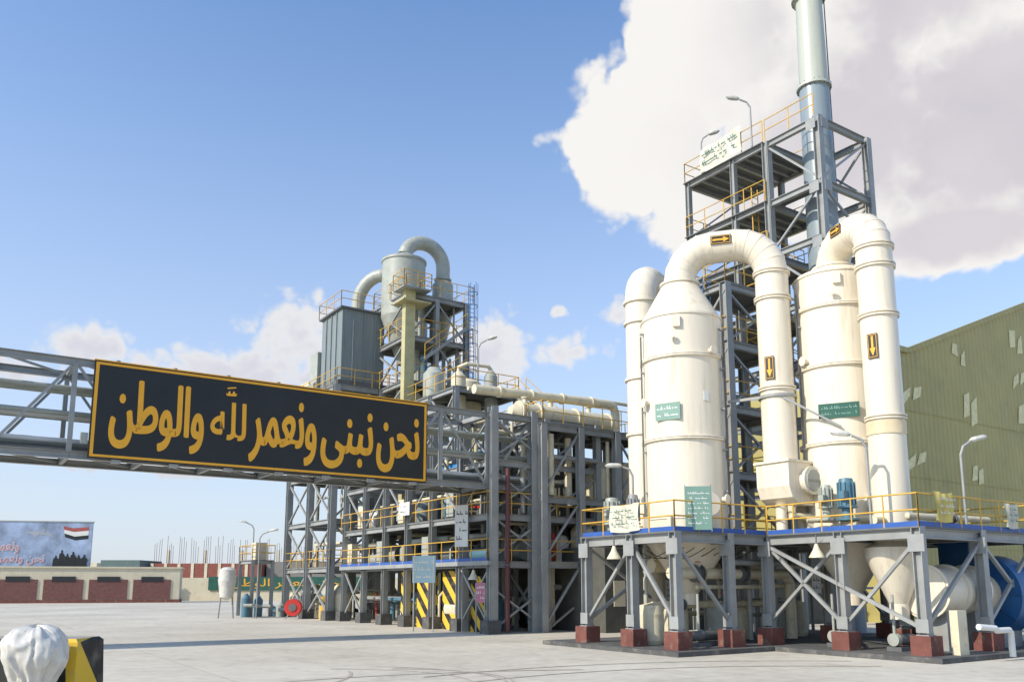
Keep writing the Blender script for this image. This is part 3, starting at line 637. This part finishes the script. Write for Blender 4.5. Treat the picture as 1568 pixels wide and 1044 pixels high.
def board_post(name,s_,t_,zb_,zt_,w,m,ink,rows,post=True,nrm=None,z0=0):
    o=Obj(name); nrm=nrm or -E2
    c=W(s_,t_,(zb_+zt_)/2); o.part("panel"); cc,sd,u=o.plate(c,nrm,w,zt_-zb_,m,.04); o.scribble(cc,sd,u,w*.8,(zt_-zb_)*.8,rows,ink)
    o.part("posts")
    if post:
        for k in(-.42,.42): q=c+UP.cross(Vector(nrm)).normalized()*w*k; o.cyl((q.x,q.y,z0),(q.x,q.y,zt_),.035,STEEL,8)
    else:
        for k in(-.5,.5): q=c+UP.cross(Vector(nrm)).normalized()*w*k; o.cyl((q.x,q.y,zb_-.05),(q.x,q.y,zt_+.05),.02,STEEL,6)
    o.finish()
board_post("notice_board",19.6,36.8,2.3,3.6,1.2,mat("blue_notice",(0.13,0.22,0.29),.6),STEEL,3,nrm=(-.3,-1,0))
board_post("hanging_banner",20.8,35.3,4.0,6.0,.75,WHITE,STEELD,4,False,nrm=(-.5,-.8,0))
board_post("wall_sign",20.8,41.4,5.9,6.6,1.2,WHITE,STEELD,2,False)
board_post("pink_sign",20.9,33.7,1.4,2.3,.5,PINK,WHITE,3,nrm=(-.3,-1,0))
board_post("information_board",20.9,19.98,PZ+.05,PZ+1.5,.85,GREENS,WHITE,7,False,nrm=(-.1,-1,0))
board_post("wall_sign",24.2,24.7,1.6,2.4,.7,WHITE,STEELD,3,False,nrm=-E1)
board_post("wall_sign",26.9,20.0,1.9,2.6,.5,WHITE,BLACK,2,False,nrm=-E1)
o=Obj("banner"); banner(o,W(19.8,23.2,PZ+.1),W(19.8,21.7,PZ+.1),.95,BAN,GREEND,3); o.finish()
o=Obj("banner"); banner(o,W(25.2,14.3,PZ+.2),W(26.2,14.3,PZ+.2),.9,mat("yellow_banner",(.6,.5,.16),.8),WHITE,3); o.finish()
o=Obj("banner"); banner(o,W(29.4,14.3,PZ+.15),W(30.2,14.3,PZ+.15),.8,BAN,GREEND,3); o.finish()

# ---------------------------------------------------------------- left tall frame + baghouse box
o=Obj("baghouse_filter"); o.part("frame"); zl=[3.3,6.4,9.6,12.5,15.2]
o.frame([20.8,24.0,27.0],[51.6,55.6,59.8],zl,STEEL,.42,.3,deck=(15.2,9.6,3.3))
for a,b in((51.6,55.6),(55.6,59.8)):
    for z0_,z1_ in zip([0.2]+zl[:-1],zl): o.xbrace(W(20.8,a),W(20.8,b),z0_,z1_-.3,STEEL,.12,'X')
for z0_,z1_ in zip([0.2]+zl[:-1],zl): o.xbrace(W(20.8,51.6),W(24,51.6),z0_,z1_-.3,STEEL,.12,'X')
o.part("plinths")
for a in(20.8,24):
    for b in(51.6,55.6,59.8): o.sbox(a-.4,a+.4,b-.4,b+.4,0,.6,KERB)
o.part("filter_box"); o.sbox(21.2,24.3,52.0,55.6,15.6,20.6,GREY)
for q in(52.9,53.8,54.7): o.sbox(21.12,21.2,q-.04,q+.04,15.7,20.5,GREY)
for q in(22.0,22.8,23.6): o.sbox(q-.04,q+.04,51.92,52.0,15.7,20.5,GREY)
o.sbox(21.0,24.5,51.8,55.8,20.6,20.72,STEELD); o.sbox(20.9,26,51.7,55.9,15.25,15.6,STEELD)
o.sbox(21.0,22.2,55.8,57.2,15.3,18.4,GREYG); o.sbox(21.0,23.0,57.4,59.5,15.3,16.6,WALLC)
o.cyl(W(21.3,56,15.9),W(21.3,59,15.9),.5,GREYG,20)
o.part("hopper")
tp=[W(21.4,52.2,15.2),W(24.1,52.2,15.2),W(24.1,55.4,15.2),W(21.4,55.4,15.2)];bt=[W(22.5,53.5,12),W(23,53.5,12),W(23,54.1,12),W(22.5,54.1,12)]
o.add(tp+bt,[(0,1,5,4),(1,2,6,5),(2,3,7,6),(3,0,4,7)],GREY)
o.part("handrails"); o.railloop(21.0,24.5,51.8,55.8,20.72,YEL); o.railloop(20.7,27,51.4,60,15.25,YEL)
o.railloop(20.7,27,51.4,60,3.35,YEL)
o.part("pipework")
for i in range(40):
    a=random.uniform(21.2,26.5);b=random.uniform(52,59.5);z=random.choice([.2,3.4,6.5,9.7,12.6])
    o.cyl(W(a,b,z),W(a,b,z+random.uniform(1.5,2.5)),random.uniform(.05,.2),random.choice([CREAM2,GREYG,STEEL,WHITE]),10)
    o.cyl(W(a,b,z+1.5),W(a,max(51.6,b-3),z+1.5),random.uniform(.05,.15),random.choice([CREAM2,GREYG,STEEL]),10)
for i in range(8): o.revolve(W(random.uniform(21.5,26),52+i,random.choice([3.4,9.7,.1])),[(.7,0),(.7,1.5),(.3,2.1),(.05,2.15)],random.choice([GREYG,CREAM2,WHITE]),20)
o.finish()

o=Obj("cyclone_tower"); o.part("frame"); zl=[10.3,12.8,15.2,18.2,21.1]
o.frame([24,28.5],[48,52.5],zl,STEEL,.34,.28,deck=(21.1,18.2,15.2))
o.beam(W(26.2,48,3),W(26.2,48,21),.28,.28,STEEL,True)
o.sbox(23.65,24.35,47.5,48.0,5,21.2,YELP)
for z0_,z1_ in zip(zl[:-1],zl[1:]):
    o.xbrace(W(24,48),W(24,52.5),z0_,z1_-.3,STEEL,.12,'X'); o.xbrace(W(24.2,48),W(26.2,48),z0_,z1_-.3,STEEL,.1,'/'); o.xbrace(W(26.2,48),W(28.5,48),z0_,z1_-.3,STEEL,.1,'\\')
    o.xbrace(W(24,52.5),W(28.5,52.5),z0_,z1_-.3,STEEL,.1,'X')
o.sbox(23.2,25.2,46.9,48.5,20.2,20.3,YELP); o.sbox(23.2,25.2,46.9,48.5,21.06,21.15,STEEL)
o.part("cyclone_body"); c=W(25.2,51)
o.revolve(c,[(.3,17),(1.5,20.3),(1.5,24.2),(1.57,24.25),(1.57,24.4),(1.5,24.45),(.55,24.9)],GREYG,40)
o.part("crossover_duct"); d=W(28.3,51)
o.tube(arch((c.x,c.y),(d.x,d.y),24.8,21.5,26.1,1.5,7),.5,GREYG,24)
o.revolve(d,[(.5,23.6),(.75,23.3),(.75,21.3),(.3,19)],GREYG,28)
o.ring((d.x,d.y,23.7),UP,.62,.1,GREYG,24)
o.part("inlet_duct"); e=W(22.9,53.4)
o.tube([W(25.2,51,23.5),W(24.0,52.0,23.5)]+[W(24.0,52.0,23.5)+(e-W(24.0,52.0)).normalized()*(2.0*math.sin(a))*.9+UP*(-2.0+2.0*math.cos(a)) for a in [i*math.pi/12 for i in range(1,7)]]+[Vector((e.x,e.y,20.6))],.45,GREYG,24)
o.part("handrails")
for z in(21.15,18.25,15.25): o.railloop(23.8,28.9,47.8,52.7,z,YEL,h=1.15)
o.railloop(23.2,25.2,46.9,48.5,21.15,YEL)
o.ladder(W(28.6,47.5),E2,10.5,22.4,BLUED)
for z in(14,16.6):
    for k in (0,.8): o.beam(W(25,47.4+k*.1,z),W(28.2,47.4+k*.1,z+2.6),.05,.2,STEEL)
    o.rail(W(25,47.3,z),W(28.2,47.3,z+2.6),YEL,1.0)
o.part("pipework")
for i in range(40):
    a=random.uniform(24.3,28.4);b=random.uniform(48,52); z=random.choice([10.4,12.9,15.3,18.3])
    o.cyl(W(a,b,z),W(a,b,z+random.uniform(1.5,3)),random.uniform(.06,.25),random.choice([CREAM2,GREYG,STEEL,MBL]),12)
for i in range(5): o.revolve(W(25+i*.8,49+(i%2),random.choice([15.2,18.2,12.8])),[(.7,0),(.7,1.5),(.25,2.2)],random.choice([GREYG,CREAM2]),20)
o.finish()
o=Obj("reactor_platform"); o.part("frame"); o.frame([24,28.2],[41.5,44.5,47.5],[10.3,13.5],STEEL,.3,.28,deck=(13.5,))
for a,b in((41.5,44.5),(44.5,47.5)): o.xbrace(W(24,a),W(24,b),10.3,13.3,STEEL,.1,'X')
o.part("handrails"); o.railloop(23.9,28.3,41.4,47.6,13.55,YEL)
o.part("vessels")
for a,b,r_,h,m_ in((25,46,.7,2.2,GREYG),(26.8,45,.9,1.5,CREAM2),(25.2,43.3,.45,1.4,CREAM2),(27.2,42.8,.4,1.6,GREYG)):
    o.revolve(W(a,b,13.5),[(r_,0.05),(r_,h*.8),(r_*.5,h),(.05,h+.05)],m_,24); o.revolve(W(a,b,10),[(.2,.5),(r_,2),(r_,3.4)],m_,24)
o.tube([W(25.2,43.3,14.6),W(25.2,43.3,15.2),W(25.6,43,15.4),W(27,42.8,15.4),W(27.2,42.8,15.2),W(27.2,42.8,14.8)],.12,CREAM2,12)
o.part("stairs")
for q in(0,.8):
    o.rail(W(27.9+q,41.2,13.6),W(29.2+q,38.4,10.6),YEL,1.0); o.beam(W(27.9+q,41.2,13.5),W(29.2+q,38.4,10.5),.06,.25,STEEL)
for k in range(12): o.beam(W(27.9+k*.11,41.1-k*.235,13.4-k*.25),W(28.7+k*.11,41.1-k*.235,13.4-k*.25),.22,.03,DECK)
o.finish()
lamp(W(25.8,42,13.6),2.6,Vector((.5,-.1,.1)))

# ---------------------------------------------------------------- cream horizontal vessel + header
o=Obj("horizontal_condenser")
o.part("shell"); o.cyl(W(23.4,34.4,10.72),W(29.4,34.4,10.72),.5,CREAM2,36); o.cyl(W(29.4,34.4,10.72),W(29.8,34.4,10.72),.5,CREAM2,36,.25); o.cyl(W(23.4,34.4,10.72),W(23.0,34.4,10.72),.5,CREAM2,36,.25)
for s_ in(23.5,24.6,27,29.2): o.ring(W(s_,34.4,10.72),E2,.58,.09,CREAM2,36)
o.part("header_pipe"); o.tube([W(21.5,35.4,11.85),W(30.2,35.4,12.1),W(30.6,35.4,12.0),W(30.75,35.4,11.6),W(30.75,35.4,4)],.24,CREAM2,20)
o.tube([W(21.5,36,12.0),W(29.2,36,12.4),W(33,36,12.4)],.1,CREAM2,12)
for s_ in(23,25,27,29): o.ring(W(s_,35.4,11.85+(s_-21.5)*.0287),E2,.3,.12,CREAM2,20)
o.tube([W(30.3,33.2,4),W(30.3,33.2,12.0),W(30.5,33.2,12.4),W(31,33.2,12.5),W(33,33.2,12.5)],.22,CREAM2,18)
for s_ in(23.9,25.5,28): o.cyl(W(s_,34.4,11.1),W(s_,34.4,11.5),.13,CREAM2,14); o.ring(W(s_,34.4,11.5),UP,.2,.06,CREAM2,14)
o.part("saddles")
for s_ in(24.1,28.3): o.sbox(s_-.12,s_+.12,34,34.8,10.0,10.4,STEEL)
o.finish()
o=Obj("condenser_rack"); o.part("frame"); o.frame([23.9,26.2,28.6,31],[32.9,36.2],[3.3,6.4,9.95],STEEL,.34,.3,deck=(9.95,))
for z0_,z1_ in((.2,3.2),(3.4,6.3),(6.5,9.8)):
    o.xbrace(W(23.9,32.9),W(26.2,32.9),z0_,z1_,STEEL,.1,'/'); o.xbrace(W(28.6,32.9),W(31,32.9),z0_,z1_,STEEL,.1,'X'); o.xbrace(W(23.9,32.9),W(23.9,36.2),z0_,z1_,STEEL,.1,'X')
o.part("handrails"); o.railloop(23.7,31.2,32.6,36.4,10,YEL)
o.part("pipework")
for i in range(40):
    a=random.uniform(24,31);b=random.uniform(33,36);z=random.choice([.2,3.4,6.5])
    o.cyl(W(a,b,z),W(a,b,z+3),random.uniform(.05,.2),random.choice([CREAM2,GREYG,STEEL,STEELD]),10)
    o.cyl(W(a,b,z+1.9),W(min(a+3,31),b,z+1.9),random.uniform(.05,.15),random.choice([CREAM2,GREYG,STEEL]),10)
for a,z in((28,6.5),(29.6,6.5),(30.2,3.4),(27,3.4)): o.revolve(W(a,33.8,z),[(.6,0),(.6,1.5),(.3,1.9),(.05,2)],random.choice([CREAM2,GREYG]),20)
o.finish()
lamp(W(29.2,32.6,10),2.2,Vector((.4,-.1,.1)))
o=Obj("red_riser_pipe"); o.tube([W(21.9,32.95,.1),W(21.9,32.95,7.6)],.11,mat("maroon_pipe",(0.10,0.03,0.03),.5),12); o.ring(W(21.9,32.95,3.1),UP,.17,.06,STEELD,12); o.finish()

# ---------------------------------------------------------------- left background
o=Obj("perimeter_building")
A=Vector((-80,98,0));B=Vector((-42.5,110,0)); d=(B-A).normalized(); nn=Vector((d.y,-d.x,0)); L=(B-A).length; c=(A+B)/2
o.part("walls"); o.obox(c+UP*2.15-nn*2.5,d,nn,UP,L/2,2.5,2.15,WALLC)
o.part("parapet"); o.obox(c+UP*4.35-nn*2.5,d,nn,UP,L/2+.2,2.65,.1,WALLC); o.obox(c+UP*.2-nn*2.4,d,nn,UP,L/2+.1,2.5,.2,BRICK)
x=L-1
while x>3:
    o.part("brick_panels"); o.obox(A+d*(x-2.25)+UP*1.65+nn*.03,d,nn,UP,2.2,.05,1.2,MAROON)
    o.part("windows"); o.obox(A+d*(x-2.25)+UP*2.9+nn*.06,d,nn,UP,1.3,.06,.32,GLASS)
    x-=5.05
o.finish()
o=Obj("billboard")
BB=mat("billboard_sky_print",(0.26,0.33,0.46),.6,var=.5,scale=.35)
A=Vector((-72,112,0));B=Vector((-56.6,115,0)); d=(B-A).normalized(); nn=Vector((d.y,-d.x,0)); c=(A+B)/2; L=(B-A).length
o.part("panel"); o.obox(c+UP*7.5,d,nn,UP,L/2,.15,3.0,BB)
o.part("print"); cc=c+UP*7.5+nn*.17
JET=mat("jet_print",(.33,.36,.4),.6); FR=mat("faded_red_print",(.36,.08,.07),.6)
o.poly(cc,d,UP,[(-.6,1.5),(.4,1.35),(.9,.9),(1.3,1.3),(2.6,1.15),(3.2,.95),(2.6,1.5),(1.9,1.6),(2.0,2.2),(1.2,1.7),(.2,1.75)],JET)
o.poly(cc,d,UP,[(4.2,2.5),(5.4,2.2),(7.4,2.4),(7.4,1.9),(5.6,1.7),(4.3,2.0)],FR);o.poly(cc+nn*.002,d,UP,[(4.3,2.0),(5.6,1.7),(7.4,1.9),(7.4,1.3),(5.7,1.1),(4.4,1.5)],WHITE);o.poly(cc,d,UP,[(4.4,1.5),(5.7,1.1),(7.4,1.3),(7.4,.8),(5.8,.6),(4.5,1.0)],BLACK)
for q in range(6):
    x=3.2+q*.7; h=random.uniform(1.4,2.4)
    o.poly(cc+nn*.004*(1+q),d,UP,[(x,-3),(x+.75,-3),(x+.7,-3+h*.45),(x+.85,-3+h*.6),(x+.55,-3+h*.8),(x+.48,-3+h*.82),(x+.5,-3+h*.95),(x+.38,-3+h),(x+.27,-3+h*.95),(x+.28,-3+h*.82),(x+.08,-3+h*.76),(x+.02,-3+h*.4)],BLACK)
o.part("frame")
for z in(4.45,10.55): o.obox(c+UP*z,d,nn,UP,L/2+.1,.2,.08,STEEL)
for x in(-6,-2,2,6): o.cyl(c+d*x-nn*.4,c+d*x-nn*.4+UP*10.4,.15,STEEL,8)
rt=o.finish()
arabic(rt,"\uFEE6\uFEC3\uFEEE\uFEDF\uFE8D \uFEAE\uFEE4\uFECC\uFEE7\uFEED",cc+d*(-7.4)+UP*(-1.2),d,nn,6.4,1.7,WHITE,"print_outline",.07)
arabic(rt,"\uFEE6\uFEC3\uFEEE\uFEDF\uFE8D \uFEAE\uFEE4\uFECC\uFEE7\uFEED",cc+d*(-7.4)+UP*(-1.2)+nn*.03,d,nn,6.4,1.7,PINK,"print_text")
arabic(rt,"\uFEAE\uFEE4\uFECC\uFEE7\uFEED \uFEE6\uFEA4\uFEE7",cc+d*(-3.4)+UP*(-2.7),d,nn,5.6,1.3,WHITE,"print_outline_low",.06)
arabic(rt,"\uFEAE\uFEE4\uFECC\uFEE7\uFEED \uFEE6\uFEA4\uFEE7",cc+d*(-3.4)+UP*(-2.7)+nn*.03,d,nn,5.6,1.3,PINK,"print_text_low")
o=Obj("boundary_wall")
A=Vector((-44,122,0));B=Vector((-20,124,0)); d=(B-A).normalized(); nn=Vector((d.y,-d.x,0)); L=(B-A).length; c=(A+B)/2
o.part("wall"); o.obox(c+UP*1.6,d,nn,UP,L/2+6,.15,1.6,WALLC)
o.part("green_banner"); o.plate(c+UP*2.4+nn*.3,nn,L-2,1.9,GREEND,.05)
rt=o.finish()
arabic(rt,"\uFEE6\uFEC3\uFEEE\uFEDF\uFE8D \uFEAE\uFEE4\uFECC\uFEE7\uFEED \uFEE6\uFEA4\uFEE7",c+nn*.34-d*8+UP*1.7,d,nn,16,1.4,GOLD,"banner_text")
o=Obj("unfinished_building")
REB=mat("rebar",(0.12,0.08,0.06),.8)
o.part("blockwork"); o.wbox(-75,-52,178,190,0,6.6,CONT); o.wbox(-84,-76,175,186,0,7.2,mat("greenish_container",(.10,.15,.14),.8)); o.wbox(-51.5,-30,180,190,0,7,mat("grey_block",(.2,.19,.17),.9))
for k in range(9): o.wbox(-75+k*2.8,-74.4+k*2.8,177.9,178,0,6.6,WALLC)
for k in range(14):
    x=-76+k*2.6
    o.part("columns")
    if k%3==1: o.wbox(x,x+.5,182,182.5,6,9.5,WALLC)
    o.part("rebar")
    for q in range(4): o.cyl((x+q*.45,182,6),(x+q*.45+random.uniform(-.1,.1),182,random.uniform(9.8,12.6)),.04,REB,5)
o.finish()
o=Obj("distant_buildings")
for x,w_,h in((-20,14,5),(2,22,6),(40,30,8),(-130,40,4),(-100,8,7)): o.wbox(x,x+w_,190,200,0,h,WALLC)
for x,w_,h in((-14,4,3.2),(6,6,3.4)):
    for k in range(3): o.wbox(x+k*1.6,x+k*1.6+.8,189.9,190,1.5,3,GLASS)
o.finish()
o=Obj("wrapped_machine"); x,y,h=-19.2,58,3.3
o.part("legs")
for k in(-.5,.5): o.cyl((x+k,y,0),(x+k*.7,y,h*.6),.06,STEEL,8)
o.part("wrapped_head"); o.revolve((x,y,0),[(.1,h*.36),(.45,h*.42),(.52,h*.6),(.6,h*.75),(.55,h*.97),(.3,h*1.02),(0,h*1.03)],PLASTIC,9)
o.finish()
lamp((-17.0,57.5,0),5.3,Vector((.6,0,.1)))
o=Obj("yard_platform"); o.frame([18.6,20],[60.5,63.5],[3.9],STEEL,.22,.2,deck=(3.9,)); o.railloop(18.5,20.1,60.4,63.6,3.95,YEL); o.sbox(18.9,19.7,61,62,3.95,5.2,WALLC); o.finish()
lamp(W(19,62,4),2.2,Vector((-.5,0,.1)))
o=Obj("fire_hose_reel"); p=Vector((-14.3,56.5,0)); o.cyl(p+Vector((0,-.2,.75)),p+Vector((0,.2,.75)),.55,RED,24); o.cyl(p+Vector((0,-.25,.75)),p+Vector((0,.25,.75)),.25,STEELD,16)
o.beam(p+Vector((-.5,0,0)),p+Vector((0,0,.75)),.08,.08,STEEL);o.beam(p+Vector((.5,0,0)),p+Vector((0,0,.75)),.08,.08,STEEL); o.finish()
o=Obj("yellow_bollard"); o.cyl((-12.2,56,0),(-12.2,56,1.4),.28,YEL,16); o.ring((-12.2,56,1.0),UP,.285,.2,BLACK,16); o.ring((-12.2,56,1.42),UP,.24,.05,YEL,16); o.finish()
o=Obj("yard_equipment")
for i in range(14):
    x=-18.5+i*.55;y=61+random.uniform(-1,2);h=random.uniform(.5,1.8)
    o.revolve((x,y,0),[(.3,0),(.32,h*.8),(.1,h)],random.choice([GREYG,MBL,STEEL,CREAM2]),14)
    o.cyl((x,y-.5,h*.5),(x+1,y-.5,h*.5),.12,random.choice([STEEL,GREYG]),10)
o.finish()

# ---------------------------------------------------------------- foreground barrier with wrapped lamp
o=Obj("hazard_barrier")
x0,x1,y0,y1,zt_=-9.9,-6.34,12.7,13.5,1.42
b=.05
vs=[(x0,y0-.1,0),(x1+.04,y0-.1,0),(x1+.04,y1+.1,0),(x0,y1+.1,0),(x0,y0,zt_-b),(x1,y0,zt_-b),(x1,y1,zt_-b),(x0,y1,zt_-b),(x0,y0+b,zt_),(x1-b,y0+b,zt_),(x1-b,y1-b,zt_),(x0,y1-b,zt_)]
o.part("block"); o.add(vs,[(0,1,5,4),(1,2,6,5),(2,3,7,6),(4,5,9,8),(5,6,10,9),(6,7,11,10)],HAZ2)
o.part("top"); o.add([vs[8],vs[9],vs[10],vs[11]],[(0,1,2,3)],mat("grey_concrete_top",(.3,.28,.24),.9,var=.2,scale=4,bump=.3))
o.finish()
# plastic bag tied over a floodlight: soft sack with gathered vertical folds
from mathutils import noise
NS,NH=120,70
prof=[(0,.30),(.16,.29),(.30,.24),(.39,.14),(.43,.02),(.42,-.12),(.36,-.26),(.29,-.38),(.25,-.48),(.27,-.58),(.33,-.74),(.37,-.95),(.39,-1.25)]
def pf(u):
    x=u*(len(prof)-1); i=min(int(x),len(prof)-2); f=x-i; f=f*f*(3-2*f) if False else f
    return prof[i][0]+(prof[i+1][0]-prof[i][0])*f, prof[i][1]+(prof[i+1][1]-prof[i][1])*f
vs=[]
for i in range(NH+1):
    u=i/NH; r,z=pf(u)
    for j in range(NS):
        th=2*math.pi*j/NS; q=Vector((math.cos(th),math.sin(th),z*1.6))
        fold=.13*math.sin(6*th+2.5*noise.noise(q*1.1)*3+z*1.5)+.08*math.sin(13*th+4*noise.noise(q*1.6))+.05*math.sin(23*th+5*noise.noise(q*2.0))
        g=min(1,max(0,(u-.12)*2.2)); crease=.10*(abs(noise.noise(q*2.7))-.2)
        rr=r*(1+fold*g*.8+crease+.12*noise.noise(q*.9))
        vs.append((rr*math.cos(th)*1.02,rr*math.sin(th)*.85,z+.05*noise.noise(q*1.9)+.03*noise.noise(q*5)))
me=bpy.data.meshes.new("plastic_wrapped_lamp")
me.from_pydata(vs,[],[(i*NS+j,(i+1)*NS+j,(i+1)*NS+(j+1)%NS,i*NS+(j+1)%NS) for i in range(NH) for j in range(NS)])
for p in me.polygons: p.use_smooth=True
me.materials.append(PLASTIC); ob=bpy.data.objects.new("plastic_wrapped_lamp",me); ob.location=(-6.72,12.25,1.33); scene.collection.objects.link(ob)

# ---------------------------------------------------------------- world
w=bpy.data.worlds.new("World"); scene.world=w; w.use_nodes=True; nt=w.node_tree;n=nt.nodes;l=nt.links
for x in list(n): n.remove(x)
out=n.new("ShaderNodeOutputWorld"); bg=n.new("ShaderNodeBackground"); l.new(bg.outputs[0],out.inputs[0]); bg.inputs["Strength"].default_value=0.1
SH=Vector((-.85,-.527,0)).normalized(); EL=math.radians(36)
sky=n.new("ShaderNodeTexSky"); sky.sky_type='NISHITA'; sky.sun_disc=False; sky.sun_elevation=EL; sky.sun_rotation=math.atan2(SH.x,SH.y)%(2*math.pi)
sky.air_density=1.0; sky.dust_density=0.8; sky.ozone_density=1.5
tc=n.new("ShaderNodeTexCoord"); sp=n.new("ShaderNodeSeparateXYZ"); l.new(tc.outputs["Generated"],sp.inputs[0])
def M(op,a,b=None,c=None,clamp=False):
    x=n.new("ShaderNodeMath"); x.operation=op; x.use_clamp=clamp
    for i,q in enumerate((a,b,c)):
        if q is None: continue
        if isinstance(q,(int,float)): x.inputs[i].default_value=q
        else: l.new(q,x.inputs[i])
    return x.outputs[0]
az=M('ARCTAN2',sp.outputs[0],sp.outputs[1]); el=M('ARCSINE',sp.outputs[2])
def NZ(sc,det,rough=.55,off=0):
    mp=n.new("ShaderNodeMapping"); mp.inputs["Location"].default_value=(off,off*.7,0); l.new(tc.outputs["Generated"],mp.inputs["Vector"])
    x=n.new("ShaderNodeTexNoise"); x.inputs["Scale"].default_value=sc; x.inputs["Detail"].default_value=det; x.inputs["Roughness"].default_value=rough
    l.new(mp.outputs[0],x.inputs["Vector"]); return x
NWC=NZ(14,3,.6,5).outputs["Color"]
def VO(sc):
    ad=n.new("ShaderNodeMix"); ad.data_type='VECTOR'; ad.inputs["Factor"].default_value=.10
    l.new(tc.outputs["Generated"],ad.inputs[4]); l.new(NWC,ad.inputs[5])
    x=n.new("ShaderNodeTexVoronoi"); x.feature='F1'; x.inputs["Scale"].default_value=sc
    l.new(ad.outputs[1],x.inputs["Vector"]); return M('SUBTRACT',.5,x.outputs["Distance"])
nzA=NZ(8,5,.52).outputs["Fac"]; nzB=NZ(3.2,2).outputs["Fac"]; nzC=NZ(26,5,.58,3).outputs["Fac"]; nzD=NZ(5,4,.55,7).outputs["Fac"]
vo1=VO(16); vo2=VO(38)
big=[(.18,.50,.135,.105),(.262,.585,.13,.10),(.405,.482,.24,.135),(.537,.465,.24,.155),(.50,.60,.17,.10),(.52,.36,.17,.045),(.28,.43,.13,.06)]
small=[(-.262,.285,.062,.044),(-.215,.262,.06,.03),(-.34,.238,.13,.034),(-.48,.25,.07,.026),(-.57,.215,.10,.018),(-.03,.272,.07,.042),(.07,.27,.06,.026),(.132,.314,.032,.018),(.055,.318,.014,.010),(-.15,.232,.2,.014),(-.38,.13,.3,.014)]
def field(blobs,sm):
    f=None
    for (a,e,ra,re) in blobs:
        dx=M('DIVIDE',M('SUBTRACT',az,a),ra); dy=M('DIVIDE',M('SUBTRACT',el,e),re)
        d=M('SUBTRACT',1.0,M('SQRT',M('ADD',M('MULTIPLY',dx,dx),M('MULTIPLY',dy,dy))))
        f=d if f is None else M('SMOOTH_MAX',f,d,sm)
    return f
def MR(v,a,b,c=0,d=1,sm=True):
    x=n.new("ShaderNodeMapRange"); x.interpolation_type='SMOOTHSTEP' if sm else 'LINEAR'
    l.new(v,x.inputs["Value"])
    for k,q in zip(("From Min","From Max","To Min","To Max"),(a,b,c,d)): x.inputs[k].default_value=q
    return x.outputs[0]
def MX(fac,A,B,bt='MIX'):
    x=n.new("ShaderNodeMix"); x.data_type='RGBA'; x.blend_type=bt
    for k,q in(("Factor",fac),("A",A),("B",B)):
        if isinstance(q,(float,int)): x.inputs[k].default_value=q
        elif isinstance(q,tuple): x.inputs[k].default_value=q
        else: l.new(q,x.inputs[k])
    return x.outputs["Result"]
def addn(f,v,c0,a): return M('ADD',f,M('MULTIPLY',M('SUBTRACT',v,c0),a))
fb=field(big,.15); fb=addn(fb,nzA,.5,.8); fb=addn(fb,nzB,.5,.45); fb=addn(fb,nzC,.5,.30); fb=addn(fb,vo1,.1,.45); fb=addn(fb,vo2,.1,.18)
mb=MR(fb,0.0,.18)
fs=field(small,.2); fs=addn(fs,nzC,.5,1.2); fs=addn(fs,nzA,.5,.9); fs=addn(fs,vo2,.1,.8)
ms=M('MULTIPLY',MR(fs,-.05,.5),.85)
sh=M('MULTIPLY',MR(addn(az,nzD,.5,.3),.18,.40),MR(fb,.1,.6))
sh=M('MULTIPLY',sh,MR(nzD,.3,.65,1.0,.75))
cb=MX(sh,(9.4,9.2,8.9,1),(6.3,6.0,6.55,1))
cs=MX(MR(addn(fs,M('MULTIPLY',el,-1),-.27,6),.3,1.2),(8.8,8.6,8.4,1),(7.2,7.0,7.4,1))
hz=MR(el,0.0,.75,1,0,False); hz=M('POWER',hz,1.6)
skyb=MX(1.0,sky.outputs[0],(1.75,2.15,2.5,1),'MULTIPLY')
skyc=MX(M('MULTIPLY',hz,.88),skyb,(6.9,7.2,8.1,1))
l.new(MX(mb,MX(ms,skyc,cs),cb),bg.inputs["Color"])
try:
    w.cycles.sampling_method='MANUAL'; w.cycles.sample_map_resolution=512
except Exception: pass

sun=bpy.data.lights.new("sun",'SUN'); sun.energy=4.7; sun.angle=math.radians(.5); sun.color=(1,.91,.78)
so=bpy.data.objects.new("sun",sun); scene.collection.objects.link(so)
sd=Vector((SH.x*math.cos(EL),SH.y*math.cos(EL),math.sin(EL))); so.rotation_euler=sd.to_track_quat('Z','Y').to_euler(); so.location=(-50,-40,60)

cam=bpy.data.cameras.new("camera"); cam.sensor_width=36; cam.lens=29.85; cam.shift_y=0.1011; cam.clip_end=8000; cam.clip_start=.1
co=bpy.data.objects.new("camera",cam); co.location=(0,0,2.2); co.rotation_euler=(math.radians(90+9.37),0,0); scene.collection.objects.link(co); scene.camera=co
scene.view_settings.view_transform='Standard'; scene.view_settings.look='None'; scene.view_settings.exposure=0
